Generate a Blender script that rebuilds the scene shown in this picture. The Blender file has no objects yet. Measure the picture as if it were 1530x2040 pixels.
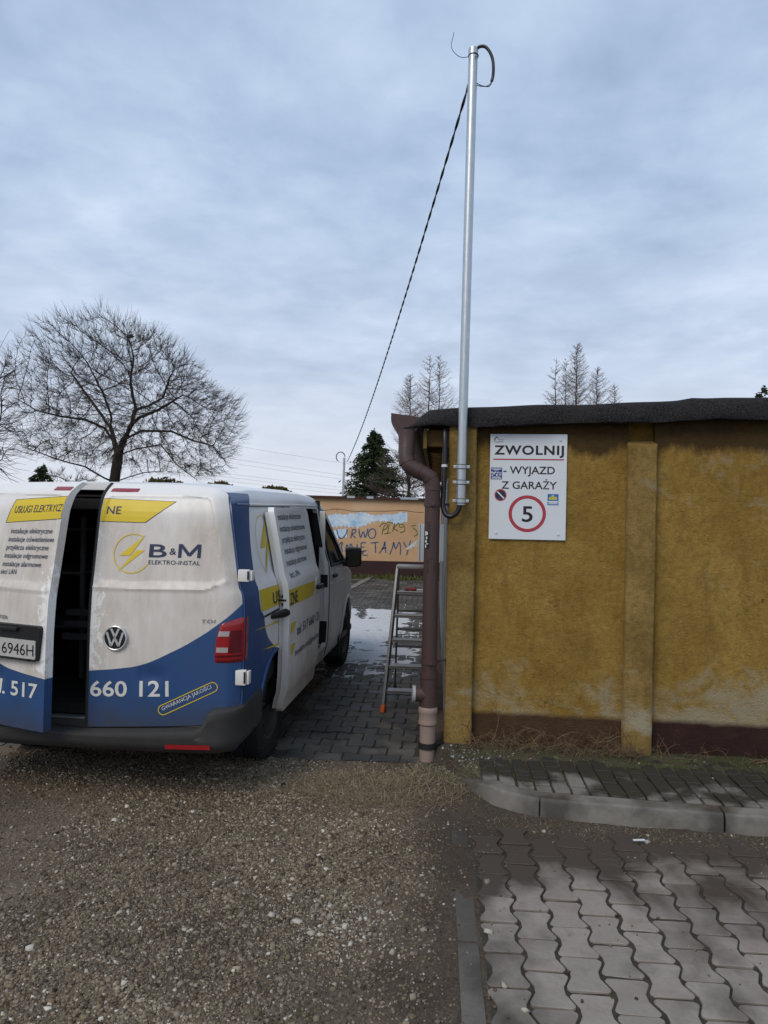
import bpy, bmesh, math, random
import numpy as np
from mathutils import Vector, Matrix, kdtree

random.seed(7); rng = np.random.default_rng(11)
scene = bpy.context.scene
COL = scene.collection
rad = math.radians

# ------------------------------------------------------------------ camera
EYE = 1.75
YAW, PITCH, ROLL = rad(4.2), rad(0.4), rad(1.03)
_r0 = Vector((math.cos(YAW), math.sin(YAW), 0))
_f = Vector((-math.sin(YAW)*math.cos(PITCH), math.cos(YAW)*math.cos(PITCH), -math.sin(PITCH)))
_u0 = _r0.cross(_f)
_r = _r0*math.cos(ROLL) + _u0*math.sin(ROLL)
_u = _u0*math.cos(ROLL) - _r0*math.sin(ROLL)
cam_d = bpy.data.cameras.new('camera')
cam_d.sensor_fit = 'VERTICAL'; cam_d.sensor_height = 34.6; cam_d.lens = 24.0
cam_d.clip_start = 0.05; cam_d.clip_end = 2000
cam = bpy.data.objects.new('camera', cam_d)
cam.matrix_world = Matrix(((_r.x, _u.x, -_f.x, 0), (_r.y, _u.y, -_f.y, 0), (_r.z, _u.z, -_f.z, EYE), (0, 0, 0, 1)))
COL.objects.link(cam); scene.camera = cam

def at(px, py, Y):
    """point of the place at depth Y seen at photo pixel (px, py); used for measuring only"""
    d = _f + _r*((px-765)/1415.) - _u*((py-1020)/1415.)
    return Vector((0, 0, EYE)) + d*(Y/d.y)

# ------------------------------------------------------------------ world: overcast sky
SUN_EL, SUN_AZ = rad(42), rad(215)
w = bpy.data.worlds.new('World'); scene.world = w; w.use_nodes = True
nt = w.node_tree; nt.nodes.clear(); L = nt.links.new
def wn(t, **k):
    n = nt.nodes.new(t)
    for a, v in k.items(): setattr(n, a, v)
    return n
out = wn('ShaderNodeOutputWorld'); bg1 = wn('ShaderNodeBackground'); bg2 = wn('ShaderNodeBackground'); addb = wn('ShaderNodeAddShader')
sky = wn('ShaderNodeTexSky', sky_type='NISHITA'); sky.sun_disc = False
sky.sun_elevation = SUN_EL; sky.sun_rotation = SUN_AZ
tc = wn('ShaderNodeTexCoord'); sep = wn('ShaderNodeSeparateXYZ'); L(tc.outputs['Generated'], sep.inputs[0])
zc = wn('ShaderNodeMath', operation='MAXIMUM'); L(sep.outputs[2], zc.inputs[0]); zc.inputs[1].default_value = 0.0
za = wn('ShaderNodeMath', operation='ADD'); L(zc.outputs[0], za.inputs[0]); za.inputs[1].default_value = 0.14
dx = wn('ShaderNodeMath', operation='DIVIDE'); L(sep.outputs[0], dx.inputs[0]); L(za.outputs[0], dx.inputs[1])
dy = wn('ShaderNodeMath', operation='DIVIDE'); L(sep.outputs[1], dy.inputs[0]); L(za.outputs[0], dy.inputs[1])
cmb = wn('ShaderNodeCombineXYZ'); L(dx.outputs[0], cmb.inputs[0]); L(dy.outputs[0], cmb.inputs[1])
def wnoise(sc, det, rough, dist, lac=2.0):
    n = wn('ShaderNodeTexNoise'); n.inputs['Scale'].default_value = sc; n.inputs['Detail'].default_value = det
    n.inputs['Roughness'].default_value = rough; n.inputs['Distortion'].default_value = dist; n.inputs['Lacunarity'].default_value = lac
    L(cmb.outputs[0], n.inputs['Vector']); return n
n1 = wnoise(1.5, 6, 0.55, 0.2); n2 = wnoise(5.0, 5, 0.55, 0.3)
mx = wn('ShaderNodeMath', operation='MULTIPLY_ADD'); L(n2.outputs['Fac'], mx.inputs[0]); mx.inputs[1].default_value = 0.33
sc1 = wn('ShaderNodeMath', operation='MULTIPLY'); L(n1.outputs['Fac'], sc1.inputs[0]); sc1.inputs[1].default_value = 0.87; L(sc1.outputs[0], mx.inputs[2])
cr = wn('ShaderNodeValToRGB'); L(mx.outputs[0], cr.inputs[0])
e = cr.color_ramp.elements
e[0].position = 0.40; e[0].color = (0.250, 0.330, 0.465, 1)
e[1].position = 0.80; e[1].color = (0.49, 0.575, 0.705, 1)
m = cr.color_ramp.elements.new(0.56); m.color = (0.330, 0.420, 0.565, 1)
m = cr.color_ramp.elements.new(0.68); m.color = (0.400, 0.492, 0.632, 1)
hz = wn('ShaderNodeValToRGB'); L(sep.outputs[2], hz.inputs[0])
e = hz.color_ramp.elements
e[0].position = 0.0; e[0].color = (0.92, 0.92, 0.92, 1)
e[1].position = 0.40; e[1].color = (0, 0, 0, 1)
m = hz.color_ramp.elements.new(0.08); m.color = (0.72, 0.72, 0.72, 1)
m = hz.color_ramp.elements.new(0.2); m.color = (0.28, 0.28, 0.28, 1)
mxc = wn('ShaderNodeMixRGB'); L(hz.outputs[0], mxc.inputs[0]); L(cr.outputs[0], mxc.inputs[1]); mxc.inputs[2].default_value = (0.565, 0.585, 0.645, 1)
L(mxc.outputs[0], bg1.inputs[0]); bg1.inputs[1].default_value = 1.06
L(sky.outputs[0], bg2.inputs[0]); bg2.inputs[1].default_value = 0.006
L(bg1.outputs[0], addb.inputs[0]); L(bg2.outputs[0], addb.inputs[1]); L(addb.outputs[0], out.inputs[0])

# weak, very soft sun behind the cloud (behind the photographer, to the left)
sd = bpy.data.lights.new('sun', 'SUN'); sd.energy = 1.5; sd.angle = rad(32); sd.color = (1.0, 0.90, 0.77)
so = bpy.data.objects.new('sun', sd); COL.objects.link(so)
sdir = Vector((-0.45, -0.75, 0.85)).normalized()
so.rotation_euler = sdir.to_track_quat('Z', 'Y').to_euler()
sky.sun_elevation = math.asin(sdir.z); sky.sun_rotation = math.atan2(sdir.x, sdir.y)

scene.view_settings.view_transform = 'Standard'; scene.view_settings.look = 'None'
scene.view_settings.exposure = 0.30; scene.view_settings.gamma = 1.0

# ------------------------------------------------------------------ material helpers
class NT:
    def __init__(s, name, rough=0.8, spec=0.3, metal=0.0):
        s.m = bpy.data.materials.new(name); s.m.use_nodes = True
        s.t = s.m.node_tree; s.b = s.t.nodes['Principled BSDF']
        s.b.inputs['Roughness'].default_value = rough
        s.b.inputs['Specular IOR Level'].default_value = spec
        s.b.inputs['Metallic'].default_value = metal
    def n(s, t, **k):
        n = s.t.nodes.new(t)
        for a, v in k.items(): setattr(n, a, v)
        return n
    def put(s, sock, v):
        if v is None: return
        if hasattr(v, 'is_output'): s.t.links.new(v, sock)
        else:
            if isinstance(v, (tuple, list)) and len(v) == 3 and sock.type == 'RGBA': v = (*v, 1)
            sock.default_value = v
    def pos(s): return s.n('ShaderNodeNewGeometry').outputs['Position']
    def obj(s): return s.n('ShaderNodeTexCoord').outputs['Object']
    def rand(s): return s.n('ShaderNodeObjectInfo').outputs['Random']
    def attr(s, name): return s.n('ShaderNodeAttribute', attribute_name=name).outputs['Fac']
    def scale(s, v, xyz):
        m = s.n('ShaderNodeMapping'); s.put(m.inputs['Vector'], v); m.inputs['Scale'].default_value = xyz; return m.outputs[0]
    def off(s, v, xyz):
        m = s.n('ShaderNodeMapping'); s.put(m.inputs['Vector'], v); m.inputs['Location'].default_value = xyz; return m.outputs[0]
    def noise(s, v, sc, det=4, rough=0.55, dist=0.0):
        n = s.n('ShaderNodeTexNoise'); s.put(n.inputs['Vector'], v); n.inputs['Scale'].default_value = sc
        n.inputs['Detail'].default_value = det; n.inputs['Roughness'].default_value = rough; n.inputs['Distortion'].default_value = dist
        return n.outputs['Fac']
    def voro(s, v, sc, feature='F1', out='Distance'):
        n = s.n('ShaderNodeTexVoronoi', feature=feature); s.put(n.inputs['Vector'], v); n.inputs['Scale'].default_value = sc
        return n.outputs[out]
    def ramp(s, f, stops):
        n = s.n('ShaderNodeValToRGB'); s.put(n.inputs[0], f); el = n.color_ramp.elements
        while len(el) < len(stops): el.new(0.5)
        for k, (p, c) in enumerate(stops):
            el[k].position = p
            if not isinstance(c, (tuple, list)): c = (c, c, c)
            el[k].color = (*c, 1)
        return n.outputs[0]
    def mix(s, f, a, b, mode='MIX'):
        n = s.n('ShaderNodeMixRGB', blend_type=mode); s.put(n.inputs[0], f); s.put(n.inputs[1], a); s.put(n.inputs[2], b); return n.outputs[0]
    def op(s, o, a, b=None, c=None, clamp=False):
        n = s.n('ShaderNodeMath', operation=o); n.use_clamp = clamp
        s.put(n.inputs[0], a); s.put(n.inputs[1], b); s.put(n.inputs[2], c); return n.outputs[0]
    def xyz(s, v):
        n = s.n('ShaderNodeSeparateXYZ'); s.put(n.inputs[0], v); return n.outputs
    def curve(s, x, pts):
        n = s.n('ShaderNodeFloatCurve'); s.put(n.inputs['Value'], x); c = n.mapping.curves[0]
        while len(c.points) < len(pts): c.points.new(0.5, 0.5)
        for p, (a, b) in zip(c.points, pts): p.location = (a, b); p.handle_type = 'AUTO_CLAMPED'
        n.mapping.update(); return n.outputs[0]
    def bump(s, h, st=0.5, d=0.01, normal=None):
        n = s.n('ShaderNodeBump'); n.inputs['Strength'].default_value = st; n.inputs['Distance'].default_value = d
        s.put(n.inputs['Height'], h); s.put(n.inputs['Normal'], normal); return n.outputs[0]
    def set(s, **k):
        names = dict(col='Base Color', rough='Roughness', normal='Normal', alpha='Alpha', spec='Specular IOR Level', metal='Metallic', coat='Coat Weight', trans='Transmission Weight', ior='IOR', emc='Emission Color', ems='Emission Strength', coatr='Coat Roughness')
        for a, v in k.items(): s.put(s.b.inputs[names[a]], v)
        return s.m

def simple(name, col, rough=0.6, spec=0.4, metal=0.0, var=0.15, sc=12.0, bump=0.0, bsc=60.0, bd=0.003):
    t = NT(name, rough, spec, metal); o = t.obj()
    n = t.noise(o, sc, 5)
    c = t.mix(n, tuple(v*(1-var) for v in col), tuple(min(1, v*(1+var)) for v in col))
    t.set(col=c)
    t.set(rough=t.op('MULTIPLY_ADD', t.noise(o, sc*2.3, 3), 0.2, rough-0.1, True))
    if bump: t.set(normal=t.bump(t.noise(o, bsc, 4), bump, bd))
    return t.m

# ------------------------------------------------------------------ mesh helpers
def new_mesh(name, V, F, smooth=False, sharp=None):
    me = bpy.data.meshes.new(name)
    me.from_pydata([tuple(v) for v in V], [], [tuple(f) for f in F]); me.update()
    if smooth:
        me.polygons.foreach_set('use_smooth', [True]*len(me.polygons))
        if sharp: me.set_sharp_from_angle(angle=rad(sharp))
    return me

def fast_mesh(name, V, F, smooth=False, attr=None):
    V = np.asarray(V, dtype=np.float32).reshape(-1, 3); F = np.asarray(F, dtype=np.int32); k = F.shape[1]
    me = bpy.data.meshes.new(name)
    me.vertices.add(len(V)); me.vertices.foreach_set('co', V.ravel())
    me.loops.add(F.size); me.loops.foreach_set('vertex_index', F.ravel())
    me.polygons.add(len(F)); me.polygons.foreach_set('loop_start', np.arange(0, F.size, k, dtype=np.int32))
    if smooth: me.polygons.foreach_set('use_smooth', np.ones(len(F), dtype=bool))
    if attr is not None:
        a = me.attributes.new('rnd', 'FLOAT', 'POINT'); a.data.foreach_set('value', np.asarray(attr, dtype=np.float32))
    me.update(calc_edges=True); me.validate(); return me

def link(name, me, mat=None, parent=None, label=None, cat=None, group=None, kind=None, loc=None, rot=None):
    o = bpy.data.objects.new(name, me); COL.objects.link(o)
    if mat is not None and me is not None:
        if len(me.materials) == 0: me.materials.append(mat)
    if parent is not None: o.parent = parent
    if loc is not None: o.location = loc
    if rot is not None: o.rotation_euler = rot
    tag(o, label, cat, group, kind)
    return o

def tag(o, label=None, cat=None, group=None, kind=None):
    if label: o['label'] = label
    if cat: o['category'] = cat
    if group: o['group'] = group
    if kind: o['kind'] = kind
    return o

def thing(name, loc, label, cat, group=None, rz=0.0):
    o = bpy.data.objects.new(name, None); COL.objects.link(o); o.empty_display_size = 0.1
    o.location = loc; o.rotation_euler = (0, 0, rz)
    return tag(o, label, cat, group)

class MB:
    """collects shapes into one mesh"""
    def __init__(s): s.V = []; s.F = []
    def add(s, V, F):
        b = len(s.V); s.V += [tuple(v) for v in V]; s.F += [tuple(i+b for i in f) for f in F]; return s
    def box(s, lo, hi, bev=0.0, M=None):
        bm = bmesh.new(); bmesh.ops.create_cube(bm, size=1.0)
        for v in bm.verts: v.co = Vector([(lo[i]+hi[i])/2 + v.co[i]*(hi[i]-lo[i]) for i in range(3)])
        if bev: bmesh.ops.bevel(bm, geom=bm.edges[:], offset=bev, segments=2, affect='EDGES', profile=0.6)
        if M is not None: bmesh.ops.transform(bm, matrix=M, verts=bm.verts)
        bm.verts.index_update()
        s.add([v.co[:] for v in bm.verts], [[v.index for v in f.verts] for f in bm.faces]); bm.free(); return s
    def tube(s, P, R, n=10, cap=True):
        P = [Vector(p) for p in P]
        if not hasattr(R, '__len__'): R = [R]*len(P)
        t0 = (P[1]-P[0]).normalized(); ref = Vector((0, 0, 1)) if abs(t0.z) < 0.9 else Vector((1, 0, 0))
        a = t0.cross(ref).normalized(); V = []; F = []
        for i, p in enumerate(P):
            if i == 0: t = t0
            elif i == len(P)-1: t = (P[i]-P[i-1]).normalized()
            else: t = ((P[i+1]-P[i]).normalized() + (P[i]-P[i-1]).normalized()).normalized()
            a = (a - t*a.dot(t)).normalized(); b = t.cross(a)
            for k in range(n):
                th = 2*math.pi*k/n; V.append(p + (a*math.cos(th) + b*math.sin(th))*R[i])
        for i in range(len(P)-1):
            for k in range(n): F.append((i*n+k, i*n+(k+1) % n, (i+1)*n+(k+1) % n, (i+1)*n+k))
        if cap: F.append(tuple(range(n-1, -1, -1))); F.append(tuple((len(P)-1)*n+k for k in range(n)))
        return s.add(V, F)
    def lathe(s, prof, n=32, axis='z', o=(0, 0, 0), closed=False):
        V = []; F = []; m = len(prof)
        for k in range(n):
            c, sn = math.cos(2*math.pi*k/n), math.sin(2*math.pi*k/n)
            for r, h in prof:
                p = {'z': (r*c, r*sn, h), 'x': (h, r*c, r*sn), 'y': (r*sn, h, r*c)}[axis]
                V.append((p[0]+o[0], p[1]+o[1], p[2]+o[2]))
        for k in range(n):
            k2 = (k+1) % n
            for j in range(m if closed else m-1):
                j2 = (j+1) % m; F.append((k*m+j, k2*m+j, k2*m+j2, k*m+j2))
        return s.add(V, F)
    def prism(s, poly, plane, a, b):
        """polygon in a plane ('xz','yz','xy') extruded from a to b along the other axis"""
        n = len(poly)
        mk = {'xz': lambda p, t: (p[0], t, p[1]), 'yz': lambda p, t: (t, p[0], p[1]), 'xy': lambda p, t: (p[0], p[1], t)}[plane]
        V = [mk(p, a) for p in poly] + [mk(p, b) for p in poly]
        F = [tuple(range(n)), tuple(range(2*n-1, n-1, -1))] + [(i, n+i, n+(i+1) % n, (i+1) % n) for i in range(n)]
        return s.add(V, F)
    def mesh(s, name, smooth=False, sharp=None, fix=True):
        me = new_mesh(name, s.V, s.F)
        if fix:
            bm = bmesh.new(); bm.from_mesh(me); bmesh.ops.recalc_face_normals(bm, faces=bm.faces); bm.to_mesh(me); bm.free()
        if smooth:
            me.polygons.foreach_set('use_smooth', [True]*len(me.polygons))
            me.set_sharp_from_angle(angle=rad(sharp or 35))
        return me
    def put(s, name, mat, parent=None, smooth=False, sharp=None, fix=True, **k):
        return link(name, s.mesh(name, smooth, sharp, fix), mat, parent, **k)

def rpoly(x0, x1, z0, z1, r, n=5):
    P = []
    for cx, cz, a0 in ((x1-r, z1-r, 0), (x0+r, z1-r, 90), (x0+r, z0+r, 180), (x1-r, z0+r, 270)):
        for k in range(n+1):
            a = rad(a0+90*k/n); P.append((cx+r*math.cos(a), cz+r*math.sin(a)))
    return P

def grid_mesh(fn, us, vs):
    V = [fn(u, v) for v in vs for u in us]; nu = len(us)
    F = [(j*nu+i, j*nu+i+1, (j+1)*nu+i+1, (j+1)*nu+i) for j in range(len(vs)-1) for i in range(nu-1)]
    return V, F

def catmull(P, n=8):
    P = [Vector(p) for p in P]; P = [P[0]*2-P[1]] + P + [P[-1]*2-P[-2]]; out = []
    for i in range(1, len(P)-2):
        for k in range(n):
            t = k/n; a, b, c, d = P[i-1:i+3]
            out.append(0.5*((2*b) + (c-a)*t + (2*a-5*b+4*c-d)*t*t + (3*b-a-3*c+d)*t**3))
    out.append(P[-2]); return out

def vnoise(x, y, sc, seed=0):
    """value noise, arrays in, -1..1 out"""
    x = np.asarray(x)*sc; y = np.asarray(y)*sc
    xi = np.floor(x).astype(np.int64); yi = np.floor(y).astype(np.int64); fx = x-xi; fy = y-yi
    fx = fx*fx*(3-2*fx); fy = fy*fy*(3-2*fy)
    def h(i, j):
        n = (i*374761393 + j*668265263 + seed*1442695041) & 0x7fffffff
        n = ((n ^ (n >> 13))*1274126177) & 0x7fffffff
        return ((n ^ (n >> 16)) & 0xffff)/32767.5-1
    return (h(xi, yi)*(1-fx)+h(xi+1, yi)*fx)*(1-fy) + (h(xi, yi+1)*(1-fx)+h(xi+1, yi+1)*fx)*fy
def fbm(x, y, sc, oct=4, seed=0):
    s = 0; a = 1.0; t = 0
    for k in range(oct): s = s + a*vnoise(x, y, sc*2**k, seed+k*17); t += a; a *= 0.5
    return s/t
def sstep(a, b, x):
    t = np.clip((np.asarray(x)-a)/(b-a), 0, 1); return t*t*(3-2*t)

_txt = {}
def text_geo(s, bold=0.0, shear=0.0, spacing=1.0):
    key = (s, bold, shear, spacing)
    if key not in _txt:
        cu = bpy.data.curves.new('t', 'FONT'); cu.body = s; cu.size = 1.0; cu.offset = bold; cu.shear = shear; cu.resolution_u = 4
        cu.space_character = spacing
        o = bpy.data.objects.new('t', cu); COL.objects.link(o)
        dg = bpy.context.evaluated_depsgraph_get(); dg.update()
        me = bpy.data.meshes.new_from_object(o.evaluated_get(dg))
        V = [(v.co.x, v.co.y) for v in me.vertices]; F = [tuple(p.vertices) for p in me.polygons]
        bpy.data.objects.remove(o); bpy.data.curves.remove(cu); bpy.data.meshes.remove(me)
        _txt[key] = (V, F)
    return _txt[key]
def text_on(mb, s, x0, x1, base, cap, fn, bold=0.0, shear=0.0, spacing=1.0, rot=0.0):
    """writes s from x0 to x1 on the baseline with the given capital height; fn maps (u, v) to the surface"""
    V, F = text_geo(s, bold, shear, spacing)
    xs = [v[0] for v in V]; a, b = min(xs), max(xs); ky = cap/0.729; kx = (x1-x0)/(b-a)
    c, sn = math.cos(rot), math.sin(rot); P = []
    for u, v in V:
        uu, vv = (u-a)*kx, v*ky
        P.append(fn(x0 + uu*c - vv*sn, base + uu*sn + vv*c))
    mb.add(P, F); return mb

# ================================================================== SETTING
# ------------------------------------------------------------------ ground sheet
KX = [-0.3, 0.10, 0.208, 0.29, 0.415, 0.616, 1.607, 2.607, 3.6, 8.0]
KY = [5.2, 4.75, 4.478, 4.315, 4.185, 4.085, 4.0, 3.95, 3.90, 3.68]
def kerb_y(x): return np.interp(x, KX, KY)
def gnd(x, y):
    x = np.asarray(x, float); y = np.asarray(y, float)
    n0 = fbm(x, y, 2.2, 3, 3)
    A = sstep(0.08, 0.13, x)*(1-sstep(3.66, 3.80, y+0.10*n0))*(y < 4.2)
    B = sstep(4.72, 4.90, y+0.16*n0)*(1-sstep(-0.03, 0.0, x))*sstep(-5.3, -5.0, x)*(1-sstep(16.9, 17.1, y))
    g = 0.016*fbm(x, y, 1.3, 2, 5)+0.008*fbm(x, y, 6, 2, 9)+0.004*fbm(x, y, 22, 2, 21)
    heap = 0.03*np.exp(-(((x+0.35)/0.55)**2+((y-4.35)/0.28)**2))
    g = g + heap - 0.004
    near = (np.abs(x) < 9) & (y < 20) & (y > 0)
    g = np.where(near, g, -0.01)
    P = np.maximum(A, B)
    z = g*(1-P) + P*(-0.0075+0.006*fbm(x, y, 9, 3, 31))
    SW = sstep(0.04, 0.12, y-kerb_y(x))*sstep(-0.16, 0.12, x)*(y < 5.3)
    wallside = sstep(4.62, 4.86, y+0.05*x+0.10*fbm(x, y, 5, 3, 41))
    zs = 0.080+0.004*fbm(x, y, 20, 2, 51) + wallside*(0.022+0.010*fbm(x, y, 9, 3, 61))
    z = z*(1-SW) + zs*SW
    edge = np.exp(-((x-0.15)/0.11)**4)*(y < 4.0)*(y > 1.0)
    return z + edge*np.clip(-0.011+0.05*fbm(x, y, 2.6, 4, 71), 0, 0.014)+0.003*edge*fbm(x, y, 30, 2, 8)
def spread(a, b, step, lo, hi, k=1.25):
    c = list(np.arange(a, b, step)); s = step
    r = [b]; 
    while r[-1] < hi: s *= k; r.append(r[-1]+s)
    s = step; l = [a-step]
    while l[-1] > lo: s *= k; l.append(l[-1]-s)
    return np.array(sorted(l)+c+r)
gx = spread(-3.6, 2.9, 0.026, -420, 420); gy = spread(1.4, 5.4, 0.026, -200, 700, 1.12)
GX, GY = np.meshgrid(gx, gy); GZ = gnd(GX.ravel(), GY.ravel())
nu, nv = len(gx), len(gy)
idx = np.arange(nu*nv).reshape(nv, nu)
GF = np.stack([idx[:-1, :-1], idx[:-1, 1:], idx[1:, 1:], idx[1:, :-1]], -1).reshape(-1, 4)
g_me = fast_mesh('ground', np.stack([GX.ravel(), GY.ravel(), GZ], 1), GF, True)

t = NT('gravel_dirt', 0.95, 0.2); P = t.pos()
c1 = t.ramp(t.noise(P, 1.1, 5, 0.6), [(0.30, (0.056, 0.041, 0.029)), (0.5, (0.105, 0.079, 0.055)), (0.72, (0.180, 0.142, 0.103))])
c2 = t.ramp(t.voro(P, 95, 'F1', 'Color'), [(0.2, (0.075, 0.062, 0.049)), (0.55, (0.14, 0.115, 0.085)), (0.9, (0.25, 0.215, 0.165))])
c = t.mix(t.ramp(t.noise(P, 3.2, 4), [(0.35, 0.15), (0.65, 0.65)]), c1, c2)
c = t.mix(t.ramp(t.noise(t.off(P, (3.1, 8, 0)), 0.8, 4, 0.55), [(0.50, 0.0), (0.66, 0.65)]), c, (0.028, 0.022, 0.017))
c = t.mix(t.ramp(t.op('ADD', t.xyz(P)[0], t.op('MULTIPLY', t.noise(P, 2.5, 4), 0.5)), [(0.05, 0.0), (0.30, 0.6)]), c, (0.030, 0.023, 0.018))
h = t.op('ADD', t.op('MULTIPLY', t.voro(P, 80, 'F1'), 1.0), t.op('MULTIPLY', t.noise(P, 40, 6, 0.7), 1.1))
gravel_dirt = t.set(col=c, normal=t.bump(h, 0.55, 0.008))
t = NT('damp_soil', 0.85, 0.3); P = t.pos()
c = t.ramp(t.noise(P, 14, 6, 0.65), [(0.3, (0.020, 0.016, 0.013)), (0.7, (0.060, 0.050, 0.040))])
c = t.mix(t.ramp(t.noise(P, 5, 3), [(0.56, 0.0), (0.72, 0.6)]), c, (0.035, 0.048, 0.016))
damp_soil = t.set(col=c, normal=t.bump(t.noise(P, 120, 5, 0.7), 0.5, 0.006))
t = NT('moss_soil', 0.95, 0.2); P = t.pos()
c = t.ramp(t.noise(P, 9, 6, 0.7), [(0.32, (0.034, 0.028, 0.021)), (0.48, (0.070, 0.060, 0.042)), (0.60, (0.048, 0.060, 0.018)), (0.75, (0.16, 0.15, 0.12))])
moss_soil = t.set(col=c, normal=t.bump(t.noise(P, 90, 6, 0.7), 0.7, 0.008))
t = NT('far_grass', 0.95, 0.2); P = t.pos()
far_grass = t.set(col=t.ramp(t.noise(P, 0.8, 6, 0.7), [(0.3, (0.05, 0.055, 0.022)), (0.55, (0.085, 0.08, 0.04)), (0.75, (0.11, 0.095, 0.06))]), normal=t.bump(t.noise(P, 30, 4), 0.5, 0.03))
g_me.materials.append(gravel_dirt); g_me.materials.append(damp_soil); g_me.materials.append(moss_soil); g_me.materials.append(far_grass)
cx = (GX[:-1, :-1]+GX[1:, 1:]).ravel()/2; cy = (GY[:-1, :-1]+GY[1:, 1:]).ravel()/2
mi = np.zeros(len(cx), np.int32)
mi[((cx > 0.215) & (cy < 3.75)) | ((cx < 0.0) & (cx > -5.2) & (cy > 4.88) & (cy < 17))] = 1
mi[(cx > 0.2) & (cy > kerb_y(cx)+0.05) & (cy < 5.3)] = 2
mi[(cy > 17.0) | (cy < -6) | (np.abs(cx) > 9)] = 3
g_me.polygons.foreach_set('material_index', mi); g_me.update()
link('ground', g_me, kind='structure')

# ------------------------------------------------------------------ concrete materials
def concrete(name, dry, wet, wet_stops, sc=1.4, extra=None):
    t = NT(name, 0.85, 0.35); P = t.pos(); r = t.rand(); _s = t.xyz(P)
    base = t.mix(t.noise(P, 60, 6, 0.7), tuple(v*0.78 for v in dry), tuple(v*1.15 for v in dry))
    base = t.mix(t.op('MULTIPLY', r, 0.6), base, tuple(v*0.66 for v in dry))
    base = t.mix(t.ramp(t.noise(P, 18, 6, 0.7), [(0.52, 0.0), (0.75, 0.55)]), base, tuple(v*0.5 for v in dry))
    base = t.mix(t.ramp(t.noise(P, 7, 5, 0.65), [(0.45, 0.0), (0.75, 0.5)]), base, (dry[0]*0.62, dry[1]*0.55, dry[2]*0.5))
    f = t.noise(P, sc, 4, 0.55, 0.3)
    if extra: f = t.op('ADD', f, extra(t, _s))
    f = t.op('ADD', f, t.op('MULTIPLY', t.op('SUBTRACT', r, 0.5), 0.05))
    wm = t.ramp(f, wet_stops)
    speck = t.ramp(t.voro(P, 160), [(0.06, 1.0), (0.16, 0.0)])
    col = t.mix(wm, base, wet)
    col = t.mix(t.op('MULTIPLY', speck, 0.30), col, tuple(v*1.6 for v in wet))
    rg = t.op('MULTIPLY_ADD', wm, -0.42, 0.88)
    hh = t.op('ADD', t.noise(P, 180, 4, 0.7), t.op('MULTIPLY', t.noise(P, 35, 4), 1.5))
    return t.set(col=col, rough=rg, normal=t.bump(hh, 0.35, 0.004))
# dry pale patch in the middle, damp along the kerb
front_conc = concrete('paver_concrete', (0.285, 0.252, 0.222), (0.060, 0.050, 0.042), [(0.40, 0.0), (0.64, 1.0)], 2.4,
    lambda t, s: t.op('ADD', t.op('MAXIMUM', t.op('MULTIPLY_ADD', s[1], 0.38, -1.245), -0.085), t.op('MULTIPLY', t.op('MAXIMUM', t.op('SUBTRACT', 0.55, s[0]), 0.0), 0.35)))
alley_conc = concrete('alley_paver_concrete', (0.125, 0.118, 0.105), (0.024, 0.022, 0.020), [(0.38, 0.0), (0.60, 1.0)], 2.8)
walk_conc = concrete('walk_paver_concrete', (0.20, 0.186, 0.168), (0.036, 0.034, 0.030), [(0.46, 0.0), (0.60, 1.0)], 3.0,
    lambda t, s: t.op('MULTIPLY_ADD', t.op('ADD', s[1], t.op('MULTIPLY', s[0], 0.10)), 0.62, -2.70))
kerb_conc = concrete('kerb_concrete', (0.215, 0.200, 0.178), (0.062, 0.055, 0.048), [(0.42, 0.0), (0.66, 1.0)], 3.5)
edge_conc = concrete('edging_concrete', (0.130, 0.118, 0.105), (0.055, 0.049, 0.043), [(0.40, 0.0), (0.62, 1.0)], 2.2)

def paver_mesh(name, pitch, length, a, gap, depth=0.05, bev=0.0025):
    """interlocking I-shaped paver, long axis on local y"""
    l = length/2-0.0062; h0 = length*0.10; h1 = length*0.36
    def half(v):
        s = min(1, max(0, (abs(v)-h0)/(h1-h0))); return pitch/2-gap/2 + a*(2*s-1)
    right = [(half(-l)-0.012, -l), (half(-l), -l+0.012), (half(-h1), -h1), (half(-h0), -h0), (half(h0), h0), (half(h1), h1), (half(l), l-0.012), (half(l)-0.012, l)]
    poly = right + [(-x, v) for x, v in reversed(right)]
    n = len(poly); V = []
    for k, (s, z) in enumerate(((bev, 0.0), (0.0, -bev*0.8), (0.0, -depth))):
        for x, y in poly:
            V.append((x-math.copysign(s, x), y-(math.copysign(s, y) if abs(y) > l-1e-6 else 0), z))
    F = [tuple(range(n))] + [(k*n+i, (k+1)*n+i, (k+1)*n+(i+1) % n, k*n+(i+1) % n) for k in range(2) for i in range(n)]
    me = new_mesh(name, V, F); bm = bmesh.new(); bm.from_mesh(me); bmesh.ops.recalc_face_normals(bm, faces=bm.faces); bm.to_mesh(me); bm.free()
    return me

# front pavement: interlocking pavers, columns running away from the camera
front = thing('pavement', (0.2, 2.5, 0), None, None); tag(front, kind='structure')
PW, PL = 0.147, 0.203
pm = paver_mesh('paver', PW, PL, 0.0125, 0.0145); pm.materials.append(front_conc)
c0 = 0.225
for i in range(22):
    for j in range(-7, 8):
        x = c0 + PW*(i+0.5); y = 2.72 + PL*(j + (0.5 if i % 2 else 0.0))
        if y > 3.93 or y < 1.25: continue
        o = link('paver', pm, parent=front, loc=(x-0.2+random.gauss(0, 0.0015), y-2.5+random.gauss(0, 0.0015), random.gauss(0, 0.0022)),
                 rot=(random.gauss(0, 0.008), random.gauss(0, 0.008), random.gauss(0, 0.006)))
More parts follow.
